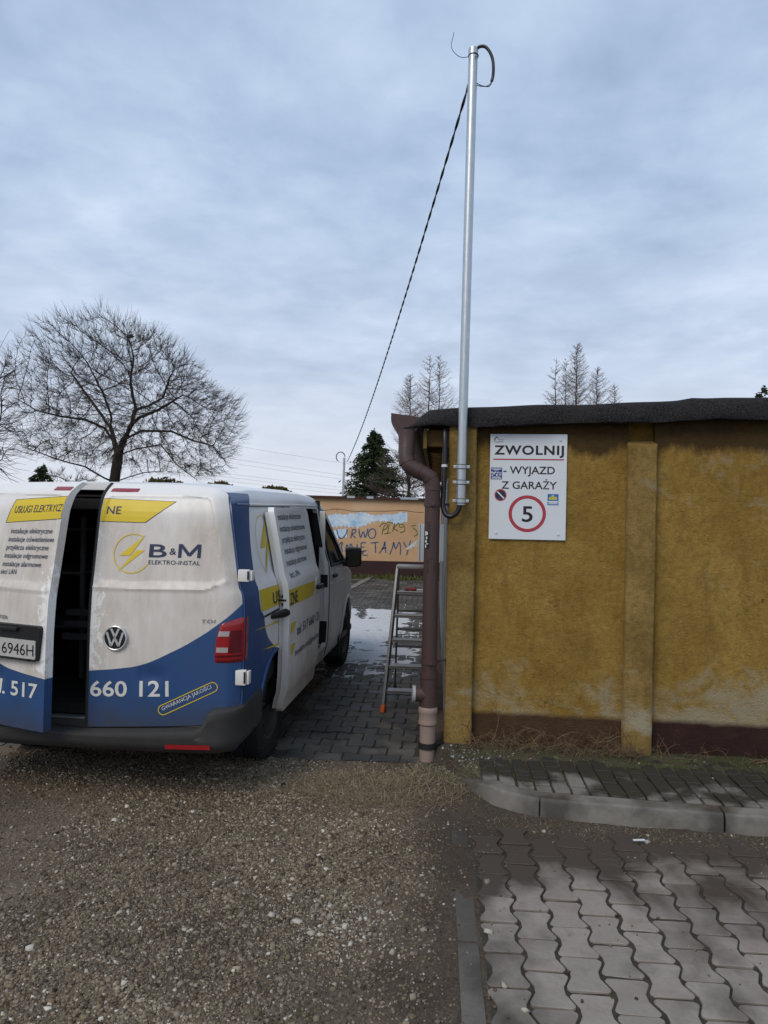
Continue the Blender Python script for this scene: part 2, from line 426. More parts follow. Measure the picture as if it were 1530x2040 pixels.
# edging stones
edging = thing('edging', (0.16, 2.5, 0), None, None); tag(edging, kind='structure')
y = 0.9
for k in range(3):
    mb = MB(); mb.box((-0.043, 0, -0.15), (0.043, 0.985, 0.0), 0.008)
    mb.put('edging_stone', edge_conc, edging, True, 30, loc=(random.gauss(0, 0.003), y-2.5, -0.003-0.002*(k%2)), rot=(0.002, random.gauss(0, 0.02), random.gauss(0, 0.004)))
    y += 0.995

# kerb: one curved stone, then straight stones
kerb = thing('kerb', (0.6, 4.1, 0), None, None); tag(kerb, kind='structure')
prof = [(0.0, -0.12), (0.004, 0.075), (0.010, 0.092), (0.022, 0.102), (0.105, 0.106), (0.116, 0.10), (0.12, 0.085), (0.12, -0.12)]
def kerb_stone(path, hs):
    path = [Vector((p[0], p[1], 0)) for p in path]; V = []; F = []; m = len(prof)
    for i, p in enumerate(path):
        tg = (path[min(i+1, len(path)-1)]-path[max(i-1, 0)]).normalized(); nr = Vector((-tg.y, tg.x, 0))
        for d, z in prof:
            q = p + nr*d; V.append((q.x-0.6, q.y-4.1, (z*hs[i] if z > 0 else z)))
    for i in range(len(path)-1):
        for j in range(m-1): F.append((i*m+j, i*m+j+1, (i+1)*m+j+1, (i+1)*m+j))
    F.append(tuple(range(m))); F.append(tuple((len(path)-1)*m+j for j in range(m)))
    MB().add(V, F).put('kerb_stone', kerb_conc, kerb, True, 28)
cp = catmull([(0.150, 4.60, 0), (0.208, 4.478, 0), (0.30, 4.305, 0), (0.43, 4.175, 0), (0.612, 4.087, 0)], 6)
kerb_stone([(p.x, p.y) for p in cp], [0.15+0.85*min(1, i/14) for i in range(len(cp))])
for a, b in ((0.622, 1.600), (1.612, 2.600), (2.612, 3.60), (3.612, 4.60), (4.612, 5.6)):
    kerb_stone([(a+(b-a)*k/8, float(kerb_y(a+(b-a)*k/8))) for k in range(9)], [1+0.012*math.sin(k*1.7+a*3) for k in range(9)])

# footway: small rectangular pavers behind the kerb
walk = thing('footway', (1.0, 4.5, 0), None, None); tag(walk, kind='structure')
wm_ = []
for ln in (0.193, 0.091):
    mb = MB(); mb.box((-0.0445, -ln/2, -0.05), (0.0445, ln/2, 0.0), 0.006); me = mb.mesh('paver'); me.materials.append(walk_conc); wm_.append(me)
ang = -0.05
for i in range(44):
    x = 0.36 + 0.1035*i; y = float(kerb_y(x))+0.145; first = True; row_ = 0
    while y < 4.93-0.05*x:
        half_ = (row_ == 0 and i % 3 != 1) or (row_ == 1 and i % 3 == 1) or random.random() < 0.45; row_ += 1
        ln = 0.091 if half_ else 0.193; first = False
        sk = 0.0
        link('paver', wm_[1 if half_ else 0], parent=walk, loc=(x+sk-1.0, y+ln/2-4.5, 0.098+random.gauss(0, 0.0022)),
             rot=(random.gauss(0, 0.012), random.gauss(0, 0.012), random.gauss(0, 0.02)))
        y += ln+0.013

# alley paving: same stones turned a quarter, the best seen ones singly
alley = thing('alley_paving', (-0.6, 5, 0), None, None); tag(alley, kind='structure')
am = paver_mesh('paver', PW, PL, 0.0125, 0.0145); am.materials.append(alley_conc)
spots = []
for j in range(83):
    for i in range(25):
        x = -0.115 - PL*(i + (0.5 if j % 2 else 0)); y = 4.93 + PW*j
        if x < -5.0: continue
        if y < 5.0 and vnoise(np.array([x]), np.array([y]), 3.0, 5)[0] > 0.2: continue
        spots.append((x, y))
vis = sorted([s for s in spots if s[0] > -1.25+0.02*(s[1]-5)*0 and s[0] < 0], key=lambda s: s[1])[:300]
vs_ = set(vis)
for x, y in vis:
    link('paver', am, parent=alley, loc=(x+0.6, y-5, random.gauss(0, 0.0022)), rot=(random.gauss(0, 0.008), random.gauss(0, 0.008), math.pi/2+random.gauss(0, 0.006)))
bv = np.array([v.co[:] for v in am.vertices]); bf = [tuple(p.vertices) for p in am.polygons]
mb = MB()
for x, y in spots:
    if (x, y) in vs_: continue
    V = np.stack([-bv[:, 1]+x+0.6, bv[:, 0]+y-5, bv[:, 2]+random.gauss(0, 0.002)], 1); mb.add(V, bf)
me = new_mesh('far_pavers', mb.V, mb.F)
link('far_pavers', me, alley_conc, alley, kind='stuff')

# pale kerb and verge at the end of the alley
t_ = thing('far_kerb', (-1.7, 16, 0), None, None); tag(t_, kind='structure')
for k in range(4):
    MB().box((-0.07, 0, -0.1), (0.07, 0.98, 0.02), 0.01).put('kerb_stone', kerb_conc, t_, loc=(-0.15+0.085*k, -1.7+k, 0), rot=(0, 0, -0.085))

# ------------------------------------------------------------------ thin snow and ice in the alley
xs = np.arange(-1.75, 0.0, 0.02); ys = np.arange(7.2, 12.9, 0.03)
SX, SY = np.meshgrid(xs, ys); sx, sy = SX.ravel(), SY.ravel()
core = sstep(8.4, 9.6, sy)*(1-sstep(12.0, 12.35, sy))*sstep(-1.5, -1.15, sx+0.12*(sy-9.5))*(1-sstep(-0.45, -0.18, sx+np.clip(11.6-sy, 0, 4)*0.13))
core = core*(1-0.9*np.exp(-((sx+1.02+0.1*(sy-10))/0.09)**2)*sstep(10.6, 11.2, sy))
low = sstep(7.2, 8.4, sy)*(1-sstep(8.6, 9.4, sy))*0.55*sstep(-1.3, -0.9, sx)*(1-sstep(-0.3, -0.1, sx))
hgt = (core*0.9+low) + 0.60*fbm(sx*0.7, sy*1.3, 3.6, 4, 77) + 0.16*fbm(sx, sy, 16, 2, 12) - 0.50 + 0.22*vnoise(sx*0.5, sy*2.0, 7.0, 19)*(1-core*0.6)
sz = np.clip(hgt*0.016, -0.02, 0.006) + 0.0065*fbm(sx, sy*1.3, 17, 4, 5) + 0.001
nn, mm = len(xs), len(ys); ii = np.arange(nn*mm).reshape(mm, nn)
SF = np.stack([ii[:-1, :-1], ii[:-1, 1:], ii[1:, 1:], ii[1:, :-1]], -1).reshape(-1, 4)
keep = sz[SF].max(1) > -0.012; 
t = NT('snow', 0.95, 0.05); P = t.pos()
snow_m = t.set(col=t.mix(t.noise(P, 25, 5), (0.40, 0.42, 0.45), (0.70, 0.72, 0.75)), normal=t.bump(t.noise(P, 40, 5), 0.4, 0.01))
link('snow', fast_mesh('snow', np.stack([sx, sy, sz], 1), SF[keep], True), snow_m, kind='stuff', label='thin patch of trodden snow and ice on the alley', cat='snow')

# ------------------------------------------------------------------ YELLOW GARAGE
BET = math.atan(0.05); cB, sB = math.cos(BET), math.sin(BET); BO = Vector((0.08, 5.0, 0))
def bl(x, y, z): return (x*cB+y*sB, -x*sB+y*cB, z)
def blw(x, y, z): p = bl(x, y, z); return (p[0]+BO.x, p[1]+BO.y, z)
garage = thing('yellow_garage', BO, 'yellow plastered garage with black felt roof edge, right of the alley', 'garage')

def plaster(name, a, b, pale, plinth=None, pale_amt=0.75, bumpst=0.9, top_dark=True):
    t = NT(name, 0.95, 0.15); P = t.pos(); X, Y, Z = t.xyz(P)
    c = t.ramp(t.noise(P, 2.3, 6, 0.62), [(0.30, a), (0.62, b), (0.8, tuple(v*1.18 for v in b))])
    c = t.mix(t.ramp(t.noise(P, 26, 5, 0.7), [(0.35, 0.45), (0.60, 0.0)]), c, tuple(v*0.5 for v in a))
    c = t.mix(t.ramp(t.noise(t.scale(P, (1, 1, 0.16)), 9, 6, 0.65), [(0.52, 0.0), (0.74, 0.34)]), c, (0.135, 0.082, 0.030))
    c = t.mix(t.ramp(t.noise(P, 140, 4, 0.8), [(0.36, 0.45), (0.5, 0.0)]), c, tuple(v*0.45 for v in a))
    wv = t.n('ShaderNodeVectorMath', operation='ADD'); t.put(wv.inputs[0], P); t.put(wv.inputs[1], t.n('ShaderNodeTexNoise').outputs['Color']); 
    wn_ = wv.inputs[1].links[0].from_node; wn_.inputs['Scale'].default_value = 3.0; wn_.inputs['Detail'].default_value = 5; t.put(wn_.inputs['Vector'], P)
    ck = t.voro(wv.outputs[0], 1.3, 'DISTANCE_TO_EDGE')
    ckm = t.op('MULTIPLY', t.ramp(ck, [(0.0, 1.0), (0.007, 0.0)]), t.ramp(t.noise(P, 1.1, 3), [(0.50, 0.0), (0.60, 0.75)]))
    c = t.mix(ckm, c, (0.05, 0.032, 0.015))
    # salt efflorescence: pale ragged patches in the lower half
    zone = t.op('ADD', t.ramp(Z, [(0.0, 0.0), (0.14, 0.0), (0.28, 0.34), (0.52, 0.24), (0.75, 0.02)]), t.ramp(t.op('MULTIPLY', X, 0.35), [(0.0, 0.03), (0.3, 0.0), (0.7, 0.16)]))
    ef = t.ramp(t.op('ADD', t.noise(t.scale(P, (1, 1, 1.15)), 3.1, 8, 0.72, 0.4), t.op('MULTIPLY', zone, 0.55)), [(0.66, 0.0), (0.80, pale_amt)])
    c = t.mix(ef, c, pale)
    # dark brown streaks with a ragged outline, denser towards the wall top
    if top_dark:
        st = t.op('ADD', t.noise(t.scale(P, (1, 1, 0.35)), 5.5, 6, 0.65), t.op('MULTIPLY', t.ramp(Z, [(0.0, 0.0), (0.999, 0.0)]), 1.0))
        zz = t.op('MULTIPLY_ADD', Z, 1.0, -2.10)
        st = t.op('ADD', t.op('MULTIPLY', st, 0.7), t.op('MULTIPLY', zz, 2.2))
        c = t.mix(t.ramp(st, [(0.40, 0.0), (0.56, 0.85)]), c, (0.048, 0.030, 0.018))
    if plinth:
        zl = t.op('ADD', Z, t.op('MULTIPLY', t.op('SUBTRACT', t.noise(P, 7, 5), 0.5), 0.045))
        pc = t.ramp(t.noise(P, 5, 6, 0.65), [(0.3, tuple(v*0.7 for v in plinth)), (0.6, plinth), (0.74, (0.15, 0.095, 0.04))])
        c = t.mix(t.ramp(zl, [(0.298, 1.0), (0.335, 0.0)]), c, pc)
        gr = t.ramp(t.op('ADD', t.op('MULTIPLY', Z, -3.0), t.noise(P, 6, 5, 0.6)), [(0.10, 0.0), (0.30, 0.75)])
        c = t.mix(gr, c, (0.030, 0.030, 0.017))
    pits = t.ramp(t.voro(t.scale(P, (1, 1, 1.3)), 55), [(0.0, 0.0), (0.12, 1.0)])
    hh = t.op('ADD', t.op('ADD', t.op('MULTIPLY', t.noise(P, 75, 8, 0.8), 1.5), t.op('MULTIPLY', t.noise(P, 14, 6, 0.7), 0.9)), t.op('MULTIPLY', pits, 0.30))
    return t.set(col=c, normal=t.bump(hh, bumpst, 0.022))
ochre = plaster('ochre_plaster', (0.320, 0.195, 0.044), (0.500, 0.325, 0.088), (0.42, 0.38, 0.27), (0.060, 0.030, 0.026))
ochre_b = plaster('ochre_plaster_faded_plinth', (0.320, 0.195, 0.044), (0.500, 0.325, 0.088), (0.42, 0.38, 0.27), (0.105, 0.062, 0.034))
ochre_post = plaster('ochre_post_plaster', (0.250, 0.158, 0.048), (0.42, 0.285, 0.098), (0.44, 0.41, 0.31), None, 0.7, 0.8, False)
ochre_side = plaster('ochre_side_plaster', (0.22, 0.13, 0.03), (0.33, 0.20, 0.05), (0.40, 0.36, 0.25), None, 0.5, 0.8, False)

def wall_panel(x0, x1, z0, z1, yf, seed, parent=garage, mat=ochre):
    nx = max(8, int((x1-x0)/0.035)); nz = max(6, int((z1-z0)/0.035)); V = []; F = []
    for j in range(nz+1):
        for i in range(nx+1):
            u, v = i/nx, j/nz; x = x0+(x1-x0)*u; z = z0+(z1-z0)*v
            e = min(u*(x1-x0), (1-u)*(x1-x0), v*(z1-z0), (1-v)*(z1-z0))
            d = 0.0013*max(0, 1-e/0.008)
            d += 0.0035*float(fbm(np.array([x*1.0]), np.array([z*1.0]), 6.0, 3, 90)[0])
            V.append(bl(x, yf+d+0.0012*seed, z))
    n = nx+1
    F = [(j*n+i, j*n+i+1, (j+1)*n+i+1, (j+1)*n+i) for j in range(nz) for i in range(nx)]
    b = len(V); rim = [i for i in range(n)] + [j*n+nx for j in range(1, nz+1)] + [nz*n+i for i in range(nx-1, -1, -1)] + [j*n for j in range(nz-1, 0, -1)]
    for k in rim:
        u = (k % n)/nx; v = (k//n)/nz; V.append(bl(x0+(x1-x0)*u, yf+0.05, z0+(z1-z0)*v))
    m = len(rim); F += [(rim[k], b+k, b+(k+1) % m, rim[(k+1) % m]) for k in range(m)]
    MB().add(V, F).put('wall_panel', mat, parent, True, 50)
ZB = [-0.1, 0.272, 0.775, 1.300, 1.828, 2.420]
bays = [(0.190, 1.226), (1.404, 3.05), (3.23, 5.0)]
for bi, (x0, x1) in enumerate(bays):
    for k in range(5):
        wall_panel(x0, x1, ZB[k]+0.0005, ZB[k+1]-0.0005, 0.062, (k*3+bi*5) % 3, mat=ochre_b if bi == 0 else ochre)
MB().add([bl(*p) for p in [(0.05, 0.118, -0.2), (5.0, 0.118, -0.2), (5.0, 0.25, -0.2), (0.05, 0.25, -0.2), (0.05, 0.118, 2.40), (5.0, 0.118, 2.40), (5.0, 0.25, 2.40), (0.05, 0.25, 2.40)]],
    [(0, 1, 5, 4), (1, 2, 6, 5), (2, 3, 7, 6), (3, 0, 4, 7), (4, 5, 6, 7), (0, 3, 2, 1)]).put('backing_box', ochre_side, garage)  # unseen backing box added behind the panels to stop light leaking through

def post(x0, x1, z1, yf, slope, seed):
    V = []; F = []; nz = 60; sec = [(0, 0.11), (0, 0.012), (0.010, 0.0), (0.35, 0), (0.65, 0), (-0.010, 0.0), (1, 0.012), (1, 0.11)]
    m = len(sec)
    for j in range(nz+1):
        z = -0.1+(z1+0.1)*j/nz
        for s_, d in sec:
            x = x0+(x1-x0)*s_ if s_ in (0, 1, 0.35, 0.65) else (x0+0.010 if s_ > 0 else x1-0.010)
            w_ = 0.003*float(fbm(np.array([z*3+seed]), np.array([s_*2.0]), 2.5, 3, 4)[0])
            V.append(bl(x+w_*(0.8 if s_ in (0, 1) else 0), yf+d+w_, z+(slope*d*0 if j < nz else 0.045*min(1, d/0.05) if slope else 0)))
    for j in range(nz):
        for i in range(m-1): F.append((j*m+i, j*m+i+1, (j+1)*m+i+1, (j+1)*m+i))
    F.append(tuple(nz*m+i for i in range(m)))
    MB().add(V, F).put('pilaster', ochre_post, garage, True, 50)
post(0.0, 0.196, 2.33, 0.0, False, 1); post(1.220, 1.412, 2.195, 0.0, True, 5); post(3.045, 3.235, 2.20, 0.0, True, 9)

# side wall along the alley with garage doors
def wbox(mb, lo, hi, bev=0.0):
    return mb.box([lo[i]-BO[i] for i in range(3)], [hi[i]-BO[i] for i in range(3)], bev)
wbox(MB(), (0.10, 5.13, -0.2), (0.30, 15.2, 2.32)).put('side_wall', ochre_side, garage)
door_grey = simple('grey_metal_door', (0.16, 0.17, 0.18), 0.5, 0.4, 0.2, 0.2, 3)
for k in range(3):
    y0 = 5.9+3.05*k
    d = wbox(MB(), (0.094, y0, 0.02), (0.102, y0+2.3, 2.0), 0.002).put('garage_door', door_grey, garage)
    for q in range(8):
        wbox(MB(), (0.089, y0+0.06+q*0.275, 0.06), (0.0955, y0+0.30+q*0.275, 1.96), 0.002).put('door_slat', door_grey, d)

# felt roof edge
t = NT('bitumen_felt', 0.97, 0.12); P = t.pos()
cc = t.mix(t.ramp(t.noise(P, 170, 3, 0.7), [(0.42, 0.0), (0.66, 1.0)]), (0.007, 0.007, 0.008), (0.060, 0.058, 0.060))
cc = t.mix(t.ramp(t.noise(P, 3, 5, 0.6), [(0.42, 0.0), (0.7, 0.6)]), cc, (0.034, 0.031, 0.030))
felt = t.set(col=cc, normal=t.bump(t.op('ADD', t.noise(P, 300, 3), t.op('MULTIPLY', t.noise(P, 14, 5), 2.0)), 0.6, 0.006))
def ztop(x): return 2.447+0.037*x+0.005*math.sin(x*4.3)+0.003*math.sin(x*11+1)+0.010*max(0, 1-abs(x-1.62)/0.10)
def zbot(x): return (2.318 if x < 0.15 else 2.318+0.030*(x-0.15))+0.006*math.sin(x*7+2)
def felt_strip(x0, x1, dy):
    n = max(4, int((x1-x0)/0.03)); V = []; F = []; m = 9
    for i in range(n+1):
        x = x0+(x1-x0)*i/n; a = ztop(x); b = zbot(x); w_ = 0.004*math.sin(x*9)+0.003*math.sin(x*27+1)+0.010*abs(math.sin(x*5.1+0.7))**12
        a = max(b+0.012, a-max(0, -0.145-x)/0.17*0.125); b = b-max(0, -0.145-x)*0.12
        prof_ = [(0.9, a+0.012), (0.10, a+0.004), (0.0, a), (-0.030+w_*0.3, a-0.018), (-0.040+w_, a-0.05), (-0.046+w_*1.3, (a+b)/2-0.01), (-0.046+w_*1.6, b+0.012), (-0.038+w_, b), (-0.005, b+0.004)]
        for yy, z in prof_: V.append(bl(x, yy+dy, z + (0.003 if yy > 0.05 and dy < 0 else 0)))
    for i in range(n):
        for j in range(m-1): F.append((i*m+j, i*m+j+1, (i+1)*m+j+1, (i+1)*m+j))
    F.append(tuple(range(m))); F.append(tuple(n*m+j for j in range(m)))
    MB().add(V, F).put('felt_strip', felt, garage, True, 60)
felt_strip(-0.315, 0.80, 0.0); felt_strip(0.775, 1.74, -0.004); felt_strip(1.715, 3.2, 0.0); felt_strip(3.17, 5.1, -0.004)
# roof slab behind the strip and its left edge over the eave
V = []
for x in (-0.145, 5.05):
    for yy in (0.02, 10.3):
        for dz in (0.0, -0.11): V.append((x+BO.x*0, yy-0.05*x*(1 if yy < 1 else 0), ztop(x)+dz-0.004 if dz == 0 else zbot(x)+0.02))
MB().add(V, [(0, 2, 6, 4), (1, 5, 7, 3), (0, 1, 3, 2), (4, 6, 7, 5), (0, 4, 5, 1), (2, 3, 7, 6)]).put('roof_slab', felt, garage)
wood = simple('ochre_painted_wood', (0.17, 0.105, 0.035), 0.8, 0.2, 0, 0.3, 9, 0.5, 40)
for k in range(12):
    y0 = 5.10+0.62*k
    wbox(MB(), (-0.085, y0, 2.19), (0.11, y0+0.07, 2.308), 0.004).put('rafter', wood, garage)
wbox(MB(), (-0.10, 5.04, 2.17), (-0.075, 15.2, 2.315), 0.003).put('eave_board', wood, garage)

# ------------------------------------------------------------------ gutter and downpipe
brown_pvc = simple('brown_pvc', (0.060, 0.034, 0.032), 0.5, 0.4, 0, 0.22, 5, 0.1, 30)
pink_pvc = simple('faded_pvc', (0.26, 0.190, 0.165), 0.55, 0.35, 0, 0.12, 6, 0.1, 30)
black_rub = simple('black_rubber', (0.015, 0.015, 0.016), 0.65, 0.3, 0, 0.2, 20)
PO = Vector((-0.03, 4.935, 0))
pipe = thing('downpipe', PO, 'brown plastic gutter and cranked downpipe at the yellow garage corner', 'downpipe')
def rel(p): return Vector(p)-PO
n = 18; V = []; F = []; r1, r2 = 0.104, 0.099
for yy in (4.99, 15.1):
    for rr in (r1, r2):
        for k in range(n+1):
            a = math.pi+math.pi*k/n
            V.append(rel((-0.222+rr*math.cos(a), yy, 2.375+rr*1.05*math.sin(a)+0.030*(yy-4.9)*0.1)))
q = n+1
for k in range(n):
    F.append((k, k+1, 2*q+k+1, 2*q+k)); F.append((q+k, 3*q+k, 3*q+k+1, q+k+1))
F += [(0, 2*q, 3*q, q), (n, q+n, 3*q+n, 2*q+n)] + [(k, q+k, q+k+1, k+1) for k in range(n)]
gut = MB().add(V, F).put('gutter', brown_pvc, pipe, True, 40)
V = [rel((-0.222+0.107*math.cos(math.pi+math.pi*k/n), 4.985, 2.375+0.113*math.sin(math.pi+math.pi*k/n))) for k in range(n+1)] + [rel((-0.13, 4.985, 2.385)), rel((-0.328, 4.985, 2.412))]
V2 = [v+Vector((0, 0.02, 0)) for v in V]; m = len(V)
MB().add(V+V2, [tuple(range(m)), tuple(range(2*m-1, m-1, -1))]+[(k, k+m, (k+1) % m+m, (k+1) % m) for k in range(m)]).put('end_cap', brown_pvc, gut, True, 40)
def ptube(name, pts, r, mat=brown_pvc, n=20, par=None): return MB().tube([rel(p) for p in pts], r, n).put(name, mat, par or pipe, True, 40)
R_ = 0.053
ptube('outlet', [(-0.215, 4.99, 2.29), (-0.215, 4.985, 2.20), (-0.216, 4.96, 2.13)], [0.062, R_+0.004, R_+0.004])
cv = catmull([(-0.216, 4.96, 2.16), (-0.214, 4.945, 2.09), (-0.195, 4.936, 2.045), (-0.155, 4.935, 2.018), (-0.09, 4.935, 1.985), (-0.05, 4.935, 1.96), (-0.030, 4.935, 1.915), (-0.026, 4.935, 1.85)], 5)
ptube('offset_bend', [p[:] for p in cv], R_+0.001)
for f_ in (7, 17, 25):
    p, q_ = cv[f_], cv[f_+1]; d = (q_-p).normalized()*0.012
    ptube('socket_ring', [(p-d)[:], (p+d)[:]], R_+0.005)
ptube('pipe', [(-0.026, 4.935, 1.88), (-0.030, 4.935, 0.62)], R_)
ptube('socket_ring', [(-0.026, 4.935, 1.90), (-0.026, 4.935, 1.87)], R_+0.005)
for z, dy in ((1.775, 0), (0.685, 0)):
    c_ = ptube('pipe_clamp', [(-0.028, 4.935, z+0.016), (-0.028, 4.935, z-0.016)], R_+0.006)
    MB().tube([rel((0.02, 4.935, z)), rel((0.11, 5.03, z))], 0.008, 8).put('clamp_arm', brown_pvc, c_, True)
    MB().box(rel((-0.040, 4.862, z-0.012)), rel((-0.010, 4.875, z+0.012)), 0.002).put('clamp_lug', brown_pvc, c_)
ptube('inspection_branch', [(-0.030, 4.935, 0.62), (-0.030, 4.935, 0.32)], R_+0.006)
ptube('socket_ring', [(-0.030, 4.935, 0.61), (-0.030, 4.935, 0.575)], R_+0.011)
bt = ptube('branch_tee', [(-0.030, 4.935, 0.455), (-0.125, 4.925, 0.458)], 0.052)
grey_pl = simple('grey_plastic', (0.30, 0.31, 0.32), 0.5, 0.4, 0, 0.1, 10)
ptube('branch_cap', [(-0.122, 4.9253, 0.458), (-0.142, 4.9235, 0.4585)], 0.058, grey_pl, par=bt)
prof_ = [(0.0, 0.375), (0.052, 0.375), (0.061, 0.372), (0.067, 0.362), (0.067, 0.335), (0.063, 0.325), (0.063, 0.275), (0.066, 0.265), (0.065, 0.255), (0.054, 0.245), (0.053, -0.15)]
MB().lathe(prof_, 24, 'z', (-0.002, 0.0, 0)).put('lower_pipe', pink_pvc, pipe, True, 35)
lc = ptube('lower_clamp', [(-0.032, 4.935, 0.125), (-0.032, 4.935, 0.085)], 0.062, black_rub)
MB().tube([rel((0.02, 4.93, 0.105)), rel((0.09, 5.02, 0.105))], 0.008, 8).put('clamp_arm', black_rub, lc)
# torn black and white sticker and marker strokes on the pipe
def on_pipe(u, z, rr=R_+0.0012, lean=0.0): a = u/R_; return rel((-0.0285-rr*math.sin(a), 4.935-rr*math.cos(a), z))
V, F = grid_mesh(lambda u, z: on_pipe(u, z), [0.012+0.006*k for k in range(7)], [1.47+0.0155*k for k in range(9)])
stk = MB().add(V, F).put('sticker', simple('black_print', (0.012, 0.012, 0.012), 0.5), pipe)
mb = MB()
for (u0, u1, z0, z1) in ((0.036, 0.047, 1.56, 1.588), (0.030, 0.040, 1.535, 1.552), (0.034, 0.047, 1.51, 1.528), (0.022, 0.036, 1.50, 1.506), (0.038, 0.046, 1.475, 1.498), (0.026, 0.034, 1.565, 1.585)):
    V, F = grid_mesh(lambda u, z: on_pipe(u, z, R_+0.0022), [u0+(u1-u0)*k/3 for k in range(4)], [z0, z1]); mb.add(V, F)
mb.put('sticker_print', simple('white_print', (0.62, 0.62, 0.62), 0.5), stk)
mk_ink = simple('marker_ink', (0.02, 0.013, 0.013), 0.6)
for (u0, u1, z0, z1) in ((0.01, 0.035, 1.645, 1.651), (0.006, 0.03, 1.625, 1.632), (0.018, 0.024, 1.60, 1.63), (-0.02, 0.012, 1.40, 1.405), (0.02, 0.026, 1.36, 1.40), (0.012, 0.03, 1.378, 1.383), (-0.03, -0.024, 1.33, 1.36), (0.02, 0.026, 1.30, 1.34)):
    V, F = grid_mesh(lambda u, z: on_pipe(u, z), [u0+(u1-u0)*k/3 for k in range(4)], [z0, z1]); MB().add(V, F).put('marker_stroke', mk_ink, pipe)

# ------------------------------------------------------------------ galvanised mast
t = NT('galvanised_steel', 0.42, 0.5, 0.85); P = t.obj()
cg = t.mix(t.noise(t.scale(P, (1, 1, 0.25)), 40, 4), (0.40, 0.44, 0.47), (0.60, 0.63, 0.65))
galv = t.set(col=cg, rough=t.op('MULTIPLY_ADD', t.noise(P, 25, 4), 0.25, 0.28))
YM = 4.915
pb = at(917.5, 1006, YM); ptop = at(943, 97, YM)
mast = thing('mast_pipe', pb, 'tall galvanised steel pipe mast clamped to the garage corner', 'mast')
rm = lambda p: Vector(p)-pb
RM = 0.0315
body = MB().tube([rm(pb), rm(pb+(ptop-pb)*0.5), rm(pb+(ptop-pb)*0.983)], RM, 28).put('pipe', galv, mast, True, 40)
MB().tube([rm(pb+(ptop-pb)*0.9835), rm(pb+(ptop-pb)*0.9995), rm(ptop)], [RM+0.0015, RM+0.0015, RM-0.002], 28).put('top_sleeve', galv, mast, True, 40)
ax = (ptop-pb).normalized()
for yy in (930, 961, 998):
    z = at(920, yy, YM).z; c = pb+(ptop-pb)*((z-pb.z)/(ptop.z-pb.z))
    cl = MB().tube([rm(c-ax*0.012), rm(c+ax*0.012)], RM+0.0055, 28).put('pipe_clamp', galv, mast, True, 40)
    MB().tube([rm(c-ax*0.017), rm(c+ax*0.017)], RM+0.002, 28).put('rubber_lining', black_rub, cl, True, 40)
    for s in (-1, 1):
        MB().box(rm(c+Vector((s*(RM+0.002) if s > 0 else -RM-0.024, -0.010, -0.010))), rm(c+Vector((RM+0.024 if s > 0 else -RM-0.002, 0.010, 0.010))), 0.002).put('clamp_ear', galv, cl)
        e_ = c+Vector((s*(RM+0.018), 0, 0))
        MB().lathe([(0, -0.014), (0.0075, -0.014), (0.0075, -0.007), (0.0045, -0.007), (0.0045, 0.012), (0.0075, 0.012), (0.0075, 0.016), (0, 0.016)], 6, 'y', rm(e_)).put('clamp_bolt', galv, cl)
    MB().tube([rm(c+Vector((0, RM, 0))), rm(Vector((c.x, 5.02, c.z)))], 0.006, 8).put('clamp_rod', galv, cl)
wire_m = simple('thin_wire', (0.06, 0.065, 0.08), 0.5, 0.4, 0.5)
tw = [at(*p, YM-0.03*(1 if k > 6 else 0.4)) for k, p in enumerate([(904.5, 64), (901.5, 77), (899.3, 88), (900, 96), (904.5, 104), (912, 111), (921, 114.5), (928, 114), (934, 112.5)])]
MB().tube([rm(p) for p in catmull(tw, 5)], 0.0022, 6).put('tie_wire', wire_m, mast, True)
rg = at(943, 112, YM)
V = [rg+Vector((math.cos(2*math.pi*k/24)*(RM+0.003), math.sin(2*math.pi*k/24)*(RM+0.003), -0.003*math.sin(2*math.pi*k/24))) for k in range(25)]
MB().tube([rm(p) for p in V], 0.0026, 6).put('tie_loop', wire_m, mast, True)
MB().tube([rm(at(947, 112, YM-RM-0.004)), rm(at(951, 112.5, YM-RM-0.004)), rm(at(951.5, 116.5, YM-RM-0.004)), rm(at(948.5, 116, YM-RM-0.004)), rm(at(947, 112, YM-RM-0.004))], 0.002, 6).put('tie_twist', wire_m, mast, True)

# ------------------------------------------------------------------ black conduits
cond = simple('black_conduit', (0.012, 0.012, 0.015), 0.42, 0.5, 0, 0.2, 30)
cl_ = thing('loop_conduit', at(948, 100, YM), 'black cable conduit looping out of the mast top', 'conduit')
rc = lambda p: p-cl_.location
lp = catmull([at(945, 104, YM), at(950.5, 97, YM), at(957, 92.5, YM-0.01), at(967, 93.5, YM-0.015), at(976, 104, YM-0.02), at(981.5, 119, YM-0.02), at(983, 136, YM-0.02), at(982, 152, YM-0.015), at(979.5, 162, YM-0.015)], 6)
MB().tube([rc(p) for p in lp], 0.0105, 14).put('sheath', cond, cl_, True, 50)
for off in (0, 1):
    ww = catmull([at(979.5, 160, YM-0.015), at(976.5+2*off, 167, YM-0.015), at(970+3*off, 171.5+off, YM-0.01), at(961, 172-off*1.2, YM), at(954, 171-off*3, YM+0.012), at(948, 168-off*4, YM+0.035)], 5)
    MB().tube([rc(p) for p in ww], 0.003, 7).put('core_wire', cond, cl_, True)
c0_ = thing('supply_conduit', (0.055, 4.97, 1.7), 'black conduit clipped to the garage corner, bending up into the mast foot', 'conduit')
rc2 = lambda p: Vector(p)-c0_.location
cp_ = catmull([(0.052, 5.03, 2.33), (0.052, 4.985, 2.24), (0.054, 4.975, 2.10), (0.050, 4.97, 1.95), (0.046, 4.965, 1.83), (0.047, 4.955, 1.76), (0.068, 4.94, 1.708), (0.105, 4.93, 1.695), (0.145, 4.92, 1.725), (0.163, YM, 1.775), (0.167, YM, 1.80)], 6)
MB().tube([rc2(p) for p in cp_], 0.0185, 16).put('sheath', cond, c0_, True, 50)
